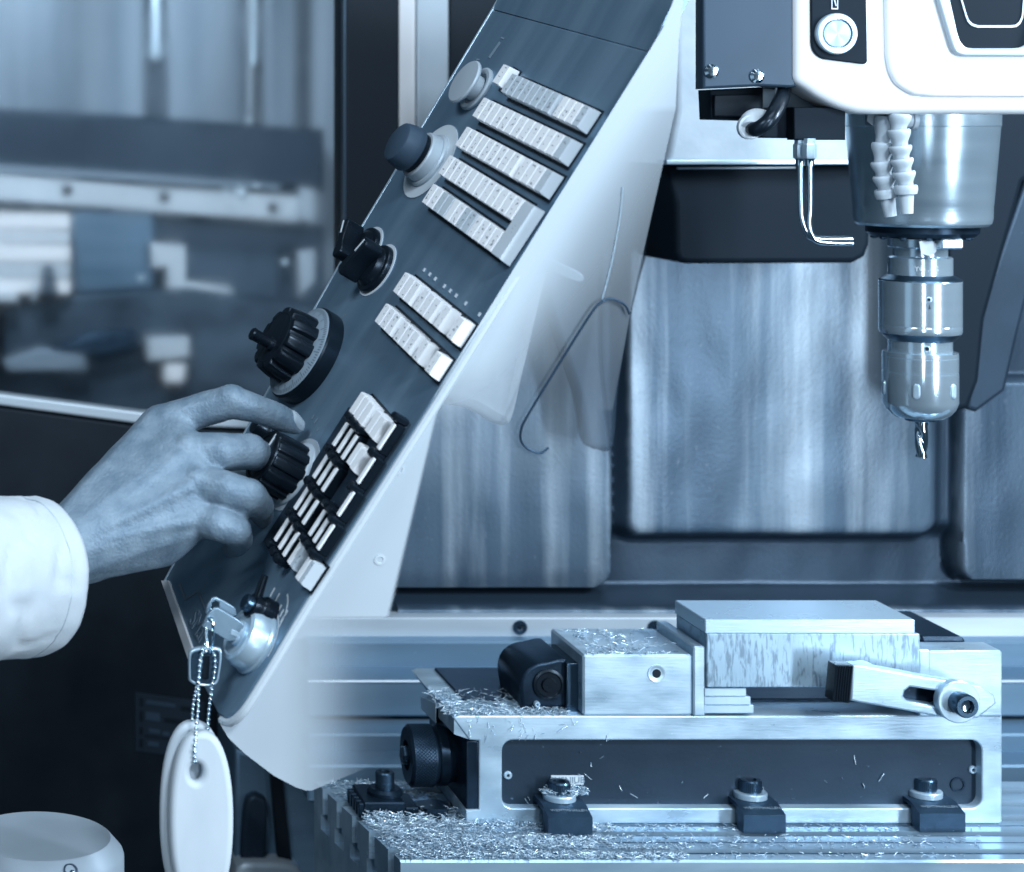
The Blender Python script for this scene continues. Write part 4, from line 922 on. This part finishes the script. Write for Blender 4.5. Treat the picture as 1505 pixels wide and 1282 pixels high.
bead_chain([(312, 956, dc), (316, 968, dc), (315, 990, dc), (311, 1012, dc), (307, 1045, dc+.003), (305, 1078, dc+.006)], 'bead chain hanging down between the two white tags')
def tag_outline(cx, cy, hw, hh, tilt=0.): 
    p = []
    for k in range(56):
        a = 2*math.pi*k/56; x = hw*abs(math.cos(a))**.8*math.copysign(1, math.cos(a)); y = hh*abs(math.sin(a))**.92*math.copysign(1, math.sin(a)); p.append((cx+x-y*tilt, cy+y))
    return p
t1 = thing('key_tag', 'white oval plastic key tag behind the tag with the visible hole', 'key tag', W(285, 1330, dc+.012)); obj('tag_body', G().front([tag_outline(286, 1200, 50, 138)], dc+.006, .007, .0026, 4), 'white_plastic', t1)
t2 = thing('key_tag', 'white oval plastic key tag with chain hole at its upper end', 'key tag', W(295, 1340, dc)); 
hl = [(289+9.5*math.cos(2*math.pi*k/24), 1137+14*math.sin(2*math.pi*k/24)) for k in range(24)]
obj('tag_body', G().front([tag_outline(297, 1208, 47, 131), hl], dc-.003, .008, .0028, 4), 'white_plastic', t2)
# ================================================================ person: hand and sleeve
per = thing('person', 'hand in a white cuff turning the fluted override knob', 'person', W(100, 860, .95))
def ico(c, r):
    bm = bmesh.new(); bmesh.ops.create_icosphere(bm, subdivisions=2, radius=r); p = [v.co+c for v in bm.verts]; bm.free(); return p
HD = .965
def hp_(x, y, d): return W(x, y, d)
def hr(r): return S_(r, .96)
g = G()
def seg(a, ra, b, rb): g.hull(ico(hp_(*a), hr(ra))+ico(hp_(*b), hr(rb)))
def chain(pts):
    for (a, ra), (b, rb) in zip(pts, pts[1:]): seg(a, ra, b, rb)
wr = (96, 806, .938)
idx, mid, rin, pin_ = (238, 625, .975), (274, 664, .956), (286, 712, .946), (287, 762, .942)
# fingers
chain([(idx, 31), ((292, 604, .972), 27), ((338, 591, .967), 26), ((370, 598, .966), 22.5), ((400, 609, .970), 21.5), ((424, 620, .976), 18.5), ((436, 627, .978), 13.5)])
chain([(mid, 30), ((325, 665, .952), 29), ((366, 664, .956), 28), ((386, 673, .974), 23), ((398, 690, .992), 19), ((404, 700, 1.0), 15)])
chain([(rin, 29), ((330, 719, .938), 28), ((364, 728, .938), 27.5), ((380, 744, .952), 23), ((385, 756, .968), 18), ((388, 764, .974), 14)])
chain([(pin_, 27), ((318, 770, .934), 25.5), ((345, 779, .935), 24.5), ((352, 792, .948), 20.5), ((345, 804, .962), 16), ((338, 808, .972), 12)])
# thumb, on the far side
chain([((150, 770, .985), 34), ((222, 716, 1.012), 30), ((296, 690, 1.022), 25), ((352, 690, 1.015), 20), ((374, 694, 1.008), 15)])
# palm and back of the hand
back = [(wr, 50), ((128, 812, .942), 49), (idx, 33), (mid, 33), (rin, 32), (pin_, 31), ((150, 770, .978), 36), ((262, 790, .952), 30)]
g.hull([p for a, r in [(wr, 52), (idx, 33), (mid, 33)] for p in ico(hp_(*a), hr(r))])
g.hull([p for a, r in [(wr, 52), (mid, 33), (rin, 31)] for p in ico(hp_(*a), hr(r))])
g.hull([p for a, r in [(wr, 54), (rin, 31), (pin_, 30), ((240, 806, .95), 28)] for p in ico(hp_(*a), hr(r))])
g.hull([p for a, r in [((120, 815, .955), 46), (idx, 31), (pin_, 30), ((180, 740, .995), 32), ((230, 790, .975), 34)] for p in ico(hp_(*a), hr(r))])
g.hull([p for a, r in [((40, 838, .922), 58), (wr, 54)] for p in ico(hp_(*a), hr(r))])
seg((-60, 862, .90), 62, (40, 838, .922), 58)
# knuckles and tendons
for a, r in (((246, 618, .9705), 22), ((276, 657, .9515), 22), ((287, 705, .9415), 21), ((290, 756, .9375), 19), ((339, 588, .9665), 25.5)): g.hull(ico(hp_(*a), hr(r)))
for mcp, rm in ((idx, 33), (mid, 33), (rin, 31), (pin_, 30)):
    q = []
    for t in (.30, .6, .95):
        x, y = wr[0]+(mcp[0]-wr[0])*t, wr[1]+(mcp[1]-wr[1])*t; sfc = (wr[2]-hr(52))*(1-t)+(mcp[2]-hr(rm))*t
        q.append(((x, y, sfc+.0024), 8+5*t))
    chain(q)
def remesh(g, voxel, smooth, name):
    me = bpy.data.meshes.new('raw'); me.from_pydata([tuple(v) for v in g.v], [], g.f); me.update()
    bm = bmesh.new(); bm.from_mesh(me); bmesh.ops.recalc_face_normals(bm, faces=bm.faces); bm.to_mesh(me); bm.free()
    o = bpy.data.objects.new('raw', me); C.objects.link(o)
    m = o.modifiers.new('r', 'REMESH'); m.mode = 'VOXEL'; m.voxel_size = voxel
    m = o.modifiers.new('s', 'SMOOTH'); m.iterations = smooth; m.factor = .5
    bpy.context.view_layer.update(); dg = bpy.context.evaluated_depsgraph_get()
    out = bpy.data.meshes.new_from_object(o.evaluated_get(dg)); bpy.data.objects.remove(o); bpy.data.meshes.remove(me); return out
me = remesh(g, .0011, 8, 'hand')
import numpy as np
co = np.empty(len(me.vertices)*3, 'f'); me.vertices.foreach_get('co', co); co = co.reshape(-1, 3)
nr = np.empty(len(me.vertices)*3, 'f'); me.vertices.foreach_get('normal', nr); nr = nr.reshape(-1, 3)
# skin creases at the finger joints and fine swelling of the back of the hand
cre = []
for (x, y, d), dirv in (((338, 588, .967), (1, -.1)), ((332, 590, .967), (1, -.1)), ((345, 589, .967), (1, -.1)), ((402, 608, .970), (1, .5)), ((366, 662, .95), (1, 0)), ((359, 662, .95), (1, 0)), ((362, 727, .935), (1, .2)), ((345, 778, .93), (1, .3))):
    cre.append((np.array(W(x, y, d)), np.array((dirv[0], 0, -dirv[1]))/math.hypot(*dirv)))
dis = np.zeros(len(co))
for p, t in cre:
    q = co-p; s = q@t; rad = np.linalg.norm(q, axis=1); dis -= .00035*np.exp(-(s/.0007)**2)*np.exp(-(rad/.011)**2)
dis += np.array([.00045*noise.noise((float(a)*85, float(b)*85, float(c)*85)) for a, b, c in co])
co += nr*dis[:, None]; b0 = np.array(per.location); me.vertices.foreach_set('co', (co-b0).astype('f').ravel())
me.polygons.foreach_set('use_smooth', [True]*len(me.polygons)); me.update()
hand = put('hand', me, 'skin', per)
# finger nail of the index finger, laid on the skin
from mathutils.bvhtree import BVHTree
bv = BVHTree.FromPolygons([tuple(c) for c in co], [tuple(q.vertices) for q in me.polygons])
tt_ = (W(440, 630, .979)-W(404, 608, .970)).normalized(); up = Vector((.40, -.62, .62)); up = (up-tt_*up.dot(tt_)).normalized(); sd = tt_.cross(up); cN = W(430, 622, .9765)
v = []; f = []
for j in range(11):
    for i in range(9):
        s = (i-4)/4; t = (j-5)/5; w_ = .0040*(1-.25*max(0, t)**3-.25*max(0, -t)**2)
        o_ = cN+tt_*(t*.0056*(1-.10*s*s))+sd*s*w_+up*.03
        h = bv.ray_cast(o_, -up)[0]
        v.append((h if h is not None else o_-up*.026)+up*(.0005 if abs(s) < 1 and abs(t) < 1 else .00005))
for j in range(10):
    for i in range(8): q = j*9+i; f.append((q, q+1, q+10, q+9))
g = G(); g.add(v, f); obj('finger_nail', g, 'nail', per, angle=180)
# sleeve
def sleeve():
    g = G(); v = []; f = []; n = 72; rows = 46; a0, a1 = W(-230, 866, .865), W(58, 846, .938); ax = (a1-a0).normalized()
    ez = Vector((0, 0, 1)); ez = (ez-ax*ez.dot(ax)).normalized(); ey = ax.cross(ez)
    def ring(c, r, t, k):
        out = []
        for i in range(n):
            th = 2*math.pi*i/n; e = ez*math.cos(th)+ey*math.sin(th)
            w = .0010*noise.noise((t*5+math.cos(th)*.5, math.sin(th)*1.6, math.cos(th)*1.6))+.0006*math.sin(6*t+2.3*th)*math.exp(-((t-.55)/.4)**2)
            w += .0005*noise.noise((t*16, math.sin(th)*5, math.cos(th)*5)); w -= .0022*max(0, 1-abs(noise.noise((t*3.2+th*.7, t*2.5, math.cos(th)*1.3)))*9)*(1-sstep(.82, .95, t))
            out.append(c+e*(r*(1+.04*math.cos(2*th))+w*k))
        return out
    for j in range(rows+1):
        t = j/rows; c = a0.lerp(a1, t); r = S_(122-11*t, .93)
        if t > .985: r -= .0006
        v += ring(c, r, t, 1)
    v += ring(a1+ax*.0002, S_(107, .93), 1, 1)
    for j in range(8): t = 1-j/10; v += ring(a0.lerp(a1, t), S_(106-12*t, .93), t, .6)
    R = len(v)//n
    for j in range(R-1):
        for i in range(n): f.append((j*n+i, j*n+(i+1) % n, (j+1)*n+(i+1) % n, (j+1)*n+i))
    g.add(v, f)
    h = G(); pts = ring(a0.lerp(a1, .90), S_(112.0, .93), .90, 1); h.tube(pts+[pts[0]], .0003, 5, False)
    return g, h
s1, s2 = sleeve(); so = obj('sleeve', s1, 'cloth', per, angle=180); obj('hem_stitching', s2, 'grey_light', so)
# ================================================================ second machine behind: door with window
DD = 1.75
door = thing('machine_door', 'black machine door with a window into a lit working room', 'door', W(200, 1300, DD))
obj('lower_panel', G().front([[(-160, 594), (0, 597), (210, 626), (510, 640), (520, 1420), (-160, 1420)]], DD, .05, .003), 'black_paint', door)
obj('side_post', G().front([[(508, -80), (587, -80), (587, 700), (508, 700)]], DD-.002, .05, .002), 'black_paint', door)
obj('post_edge', G().front([[(505, -80), (509, -80), (509, 640), (505, 640)]], DD-.004, .01, .001), 'steel_blue', door)
obj('sill', G().front([[(-160, 576), (0, 579), (210, 606), (505, 620), (505, 636), (210, 624), (0, 596), (-160, 590)]], DD-.006, .02, .002), 'rail_steel', door)
obj('window_pane', G().front([[(-160, -80), (507, -80), (507, 622), (-160, 585)]], DD+.02, .005, .0005), 'glass', door)
rp_ = thing('rating_plate', 'dim framed rating plate with printed lines on the black door', 'plate', W(245, 1110, DD-.001))
tl, tr, br, bl = (199, 1018), (300, 1032), (300, 1118), (199, 1104)
obj('plate', G().front([[tl, tr, br, bl]], DD-.0012, .0012, .0003), 'plate_dark', rp_)
def on_pl(s, t): return (199+101*s, 1018+14*s+86*t)
def pl_rect(a, b, c, d_, m, name='printed_line'): obj(name, G().front([[on_pl(a, b), on_pl(c, b), on_pl(c, d_), on_pl(a, d_)]], DD-.0017, .0004, .0001), m, rp_)
for a, b, c, d_ in ((.06, .08, .11, .22), (.06, .30, .11, .48), (.06, .58, .11, .70), (.06, .78, .11, .92), (.66, .12, .9, .20), (.42, .36, .9, .44), (.52, .62, .9, .70), (.14, .70, .5, .73)): pl_rect(a, b, c, d_, 'black_paint')
for a, b, c, d_ in ((.16, .10, .58, .17), (.15, .30, .36, .44), (.2, .58, .36, .65), (.4, .6, .5, .67), (.18, .80, .34, .88)): pl_rect(a, b, c, d_, 'plate_line')
# pale column beside the door and dark cabinet
col = thing('cabinet_post', 'pale two-tone vertical cabinet post between black door and console', 'post', W(622, 700, DD+.06))
obj('wide_face', G().front([[(612, -80), (660, -80), (660, 700), (612, 700)]], DD+.05, .05, .002), 'grey_light', col)
obj('narrow_face', G().front([[(586, -80), (611, -80), (611, 700), (586, 700)]], DD+.045, .05, .002), 'key_plain', col)
cab = obj('dark_cabinet', G().front([[(660, -80), (800, -80), (800, 700), (660, 700)]], DD+.07, .05, .002), 'black_paint'); tag(cab, 'black cabinet side showing beside the pale post', 'cabinet')
# interior behind the window
DI = 4.0
iw = G(); v = []; f = []; nx, ny = 120, 40
for j in range(ny+1):
    y = -140+(1000)*j/ny
    for i in range(nx+1):
        x = -260+(900)*i/nx; h = .05*(1-sstep(470, 500, x))-.03*math.exp(-((x-250)/9)**2)-.04*math.exp(-((x-405)/9)**2)+.012*noise.noise((x*.007, 1, y*.002)); v.append(W(x, y, DI+.4)-Vector((0, h, 0)))
for j in range(ny):
    for i in range(nx): q = j*(nx+1)+i; f.append((q, q+1, q+nx+2, q+nx+1))
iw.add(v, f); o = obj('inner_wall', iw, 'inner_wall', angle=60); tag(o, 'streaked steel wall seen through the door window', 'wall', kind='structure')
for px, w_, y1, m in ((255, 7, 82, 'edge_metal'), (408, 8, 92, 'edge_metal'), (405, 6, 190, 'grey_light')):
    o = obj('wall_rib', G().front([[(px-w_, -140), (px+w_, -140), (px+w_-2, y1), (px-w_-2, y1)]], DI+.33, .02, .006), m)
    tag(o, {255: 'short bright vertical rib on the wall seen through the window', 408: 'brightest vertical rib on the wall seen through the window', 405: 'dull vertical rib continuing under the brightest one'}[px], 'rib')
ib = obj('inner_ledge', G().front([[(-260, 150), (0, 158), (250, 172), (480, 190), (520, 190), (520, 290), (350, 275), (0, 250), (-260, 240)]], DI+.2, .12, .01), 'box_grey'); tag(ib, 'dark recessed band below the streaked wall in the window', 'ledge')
ir = thing('inner_rail', 'pale screwed rail crossing the view through the door window', 'rail', W(200, 330, DI))
obj('rail_strip', G().front([[(-260, 246), (0, 262), (250, 283), (478, 297), (478, 338), (250, 322), (0, 302), (-260, 290)]], DI, .05, .006), 'key_grey', ir)
obj('top_lip', G().front([[(-260, 232), (0, 246), (250, 262), (450, 278), (450, 287), (250, 275), (0, 259), (-260, 244)]], DI+.02, .05, .004), 'grey_plastic', ir)
for px, py in ((112, 287), (265, 298), (437, 315), (-60, 277)):
    g = G(); g.lathe([(S_(9, DI), -.01), (S_(9, DI), .002), (S_(6, DI), .003), (.0001, .001)], W(px, py, DI), (0, -1, 0), 20); obj('bolt', g, 'black_paint', ir)
obj('end_piece', G().front([[(480, 282), (505, 286), (505, 340), (480, 334)]], DI-.02, .04, .004), 'grey_light', ir)
def far_block(name, label, cat, pts, d, t, m):
    o = obj(name, G().front([pts], d, t, .006), m); tag(o, label, cat); return o
far_block('back_plate', 'broad blue grey plate under the screwed rail in the window', 'plate', [(-260, 310), (0, 318), (250, 325), (520, 345), (520, 700), (-260, 700)], DI+.12, .05, 'steel_blue')
bk = thing('far_block', 'bright ribbed metal block seen through the door window', 'block', W(40, 450, DI-.1))
for k, (y0, y1, m) in enumerate(((326, 348, 'key_plain'), (350, 372, 'key_light2'), (374, 400, 'key_plain'), (402, 426, 'key_grey'), (428, 450, 'key_plain'))):
    obj('layer', G().front([[(-160, y0-4), (118, y0), (118, y1), (-160, y1-3)]], DI-.1+.002*(k % 2), .12, .004), m, bk)
obj('pin', G().front([smooth_poly([(70, 450), (74, 412), (82, 404), (92, 412), (98, 450)], 3)], DI-.14, .03, .004), 'steel_blue', bk)
obj('rod', G().front([[(-160, 446), (35, 450), (35, 462), (-160, 460)]], DI-.13, .03, .004), 'key_grey', bk)
far_block('far_bracket', 'pale angled bracket in the middle of the window view', 'bracket', [(244, 370), (300, 374), (300, 430), (372, 440), (376, 456), (270, 452), (270, 408), (246, 410)], DI-.05, .05, 'key_grey')
far_block('far_side_panel', 'grey side panel standing beside the bright ribbed block', 'panel', [(120, 322), (250, 312), (250, 440), (120, 450)], DI+.02, .05, 'grey_sheet')
far_block('far_post', 'pale strip standing near the edge of the door window', 'strip', [(478, 384), (505, 380), (505, 430), (478, 460)], DI-.05, .05, 'grey_light')
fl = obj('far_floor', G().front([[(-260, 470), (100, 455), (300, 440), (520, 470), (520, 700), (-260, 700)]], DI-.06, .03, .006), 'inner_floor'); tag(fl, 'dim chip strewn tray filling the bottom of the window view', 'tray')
for pts, m, lab in (([(85, 540), (150, 512), (220, 508), (240, 530), (160, 548)], 'dark_steel', 'dark heap of scrap lying in the tray behind the window'), ([(10, 555), (70, 535), (140, 546), (145, 570), (20, 572)], 'grey_plastic', 'grey wedge lying in the tray beside the scrap heap'),
                    ([(238, 520), (305, 518), (306, 550), (240, 556)], 'key_grey', 'bright square patch of metal in the tray'), ([(266, 562), (300, 562), (296, 590), (266, 590)], 'key_plain', 'small bright plate at the window sill'),
                    ([(-160, 470), (14, 475), (12, 570), (-160, 570)], 'black_paint', 'dark upright bar at the side of the tray')):
    far_block('far_scrap', lab, 'scrap', pts, DI-.12, .05, m)
for i, (px, py, r_) in enumerate(((385, 291, 9), (362, 289, 5), (410, 280, 5), (398, 178, 5), (62, 440, 6), (455, 400, 6), (228, 425, 5), (60, 455, 4))):  # bright balls added as glints of light
    g = G(); g.sphere(W(px, py, DI-.14), S_(r_, DI), 16, 10); o = obj('glint_ball', g, 'glint_steel'); tag(o, 'added glint ball '+('biggest of those on the pale rail', 'beside the biggest one on the pale rail', 'just above the pale rail by the biggest one', 'at the foot of the bright wall rib', 'on the pin of the ribbed block', 'by the pale strip at the window edge', 'beside the pale angled bracket', 'on the rod under the ribbed block')[i], 'bolt', 'added glint balls behind the door window')
# ================================================================ round grey cap in the corner
cp_ = thing('round_cap', 'round grey plastic cap with sloping rim and square notch', 'cap', W(60, 1420, 1.0))
dcp = 1.0; cc_ = W(58, 1228, dcp); rr_ = S_(124, dcp)
g = G(); g.lathe([(rr_, -.12), (rr_, -.0085), (rr_*.985, -.0065), (rr_*.86, -.0006), (rr_*.84, .0), (.0001, .0004)], cc_, n=96); cb_ = obj('cap_body', g, 'cap_grey', cp_)
def cap_pt(px, drop, rr):
    x = W(px, 0, dcp-rr_*.9).x-cc_.x; y = -math.sqrt(max(0, rr*rr-x*x)); return cc_+Vector((x, y, -drop))
p = cap_pt(104, .004, rr_*.93); nv = Vector((p.x-cc_.x, p.y-cc_.y, .045)).normalized()
g = G(); g.lathe([(.0036, -.002), (.0036, .0005), (.0028, .0007), (.0024, -.0006), (.0001, -.001)], p, nv, 24); o = obj('screw_recess', g, 'steel_blue', cp_)
g = G(); g.sphere(p+nv*.0002+Vector((.0006, 0, -.0012)), .0015, 12, 8); obj('screw_head', g, 'chrome', o)
p = cap_pt(42, .012, rr_*1.0); g = G(); g.box((p.x-.0068, p.y-.0012, p.z-.02), (p.x+.0068, p.y+.004, p.z+.0040), .0008); nt_ = obj('notch', g, 'dark_paint', cp_)
g = G(); g.box((p.x-.005, p.y-.0016, p.z-.02), (p.x+.005, p.y+.002, p.z+.0012), .0005); obj('notch_insert', g, 'steel_blue', nt_)
